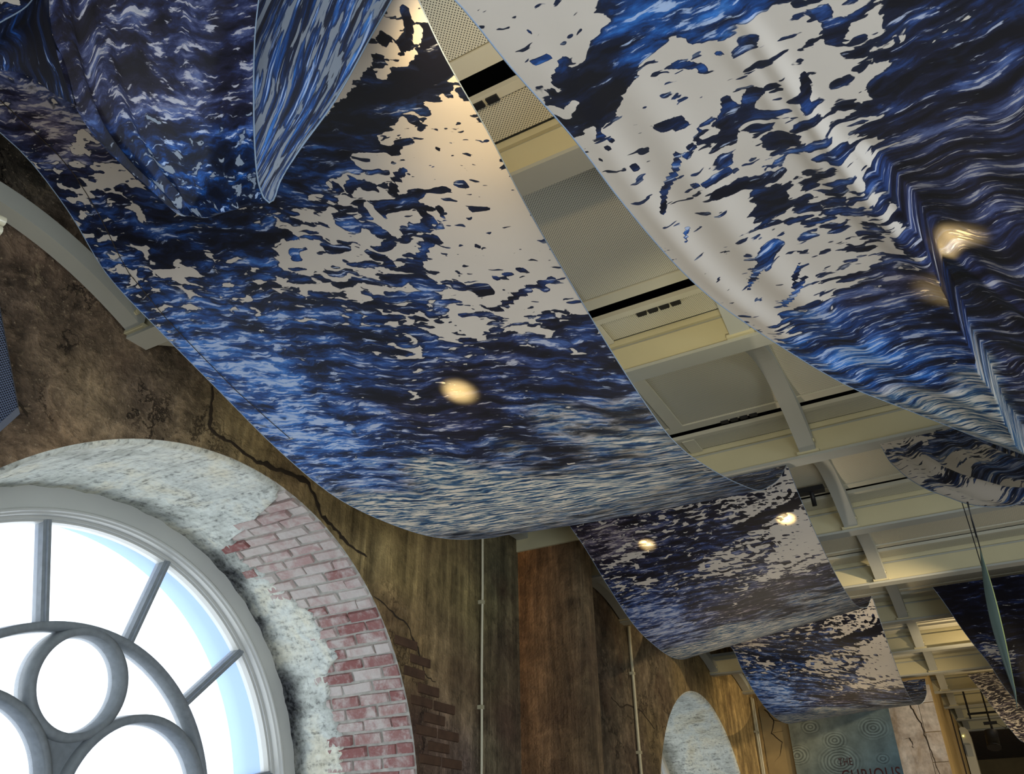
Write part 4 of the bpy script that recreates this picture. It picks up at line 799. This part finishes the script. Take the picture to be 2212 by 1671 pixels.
m = MB(); m.box(.044, .060, 2.235, 2.255, .996, 1.002); m.build('hook', M_dark, t)

# lamps on the vault
def track_head(x, y, z, s, label):
    t = empty('track_spotlight', W(x, y, z), label=label, cat='spotlight')
    m = MB(); m.box(x-.035*s, x+.045*s, y-.016*s, y+.016*s, z-.004, z+.012); m.build('mount_plate', M_dark, t)
    m = MB(); m.tube([(x+.006*s, y, z), (x+.006*s, y+.01, z-.045*s)], .007*s, 8); m.build('stem', M_dark, t)
    return t
t = track_head(-.36, 2.665, 1.076, 1.05, 'small black T-shaped lamp mount on the slotted panel beside the middle swag')
t = track_head(-.085, 6.62, .835, 1.0, 'black can spotlight hanging in the dim room past the far wall')
m = MB(); m.tube([(-.09, 6.63, .79), (-.098, 6.60, .69)], .040, 14); can = m.build('lamp_can', M_dark, t)
m = MB(); m.tube([(-.0975, 6.602, .695), (-.0985, 6.598, .686)], .043, 14); m.build('rim', M_dark, can)
m = MB(); m.tube([(-.08, 6.62, .835), (-.08, 6.62, 1.102)], .006, 6); m.build('drop_rod', M_dark, t)
m = MB(); m.tube([(-.05, 6.62, .84), (.0, 6.62, .80), (.04, 6.62, .85), (.06, 6.62, 1.102)], .0025, 5); m.build('cable', M_dark, t)
t = empty('track_spotlight', W(-1.1, .43, .83), label='white twin lamp tip poking in beside the arched rib on the wall', cat='spotlight')
for dz in (0, -.018):
    m = MB(); m.tube([(-1.1, .40, .838+dz), (-1.1, .442, .846+dz)], .0075, 10); m.build('lamp_tube', M_pale, t)
m = MB(); m.box(-1.13, -1.09, .36, .40, .80, .86); m.build('lamp_body', M_white, t)
t = empty('track_rail', W(-.25, 6.62, .99), label='black lamp rail across the vault of the dim far room', cat='rail')
m = MB(); m.box(-.20, .12, 6.66, 6.68, .905, .917); m.build('bar', M_dark, t)
for x in (-.19, .10):
    m = MB(); m.box(x-.006, x+.006, 6.664, 6.676, .88, 1.102); m.build('bracket', M_dark, t)

# opening to the far room: timber lining and a pale case with a lamp on it
d = empty('door_1', W(-.34, 7.0, FLOOR), kind='structure')
m = MB(); m.box(-.345, -.325, 7.0, 7.05, FLOOR, 1.0); m.build('jamb', M_ochre, d)
m = MB(); m.box(-.340, -.318, 7.06, 7.10, FLOOR, 1.02); m.build('stop', M_slat, d)
m = MB(); m.box(-.335, -.312, 7.11, 7.75, FLOOR, .98); m.build('leaf', M_ochre, d)
t = empty('projector_case', W(-.27, 7.45, .60), label='pale rounded case with a glowing yellow pilot lamp, at the opening to the far room', cat='case')
poly = [(-.305, .60), (-.245, .60), (-.243, .86), (-.25, .90), (-.265, .92), (-.29, .925), (-.305, .915)]
m = MB(); m.prism(poly, 1, 7.38, 7.52); m.build('shell', M_trim, t)
m = MB(); m.box(-.295, -.255, 7.365, 7.38, .72, .80); m.build('panel', M_flange, t)
m = MB(); m.box(-.312, -.235, 7.40, 7.50, .35, .60); m.build('stand', M_ochre, t)
m = MB(); m.box(-.318, -.303, 7.36, 7.50, .74, .90); m.build('bracket', M_dark, t)
te = NT('pilot_lamp'); te.b.inputs['Emission Color'].default_value = (1, .85, .2, 1); te.b.inputs['Emission Strength'].default_value = 3
m = MB(); m.tube([(-.29, 7.372, .862), (-.29, 7.380, .862)], .005, 10); m.build('pilot_light', te.m, t)

# bare lamps shining through the cloth from above
for (x, y, z), p in (((-.61, .934, .662), 34), ((-.847, 2.416, .912), 24), ((-.407, 2.415, .908), 20), ((.093, .919, .66), 26)):
    spot('lamp_above_cloth', W(x, y+.012, z+.075), W(x, y, z), p, (1, .70, .27), 44, 1.0, .012)
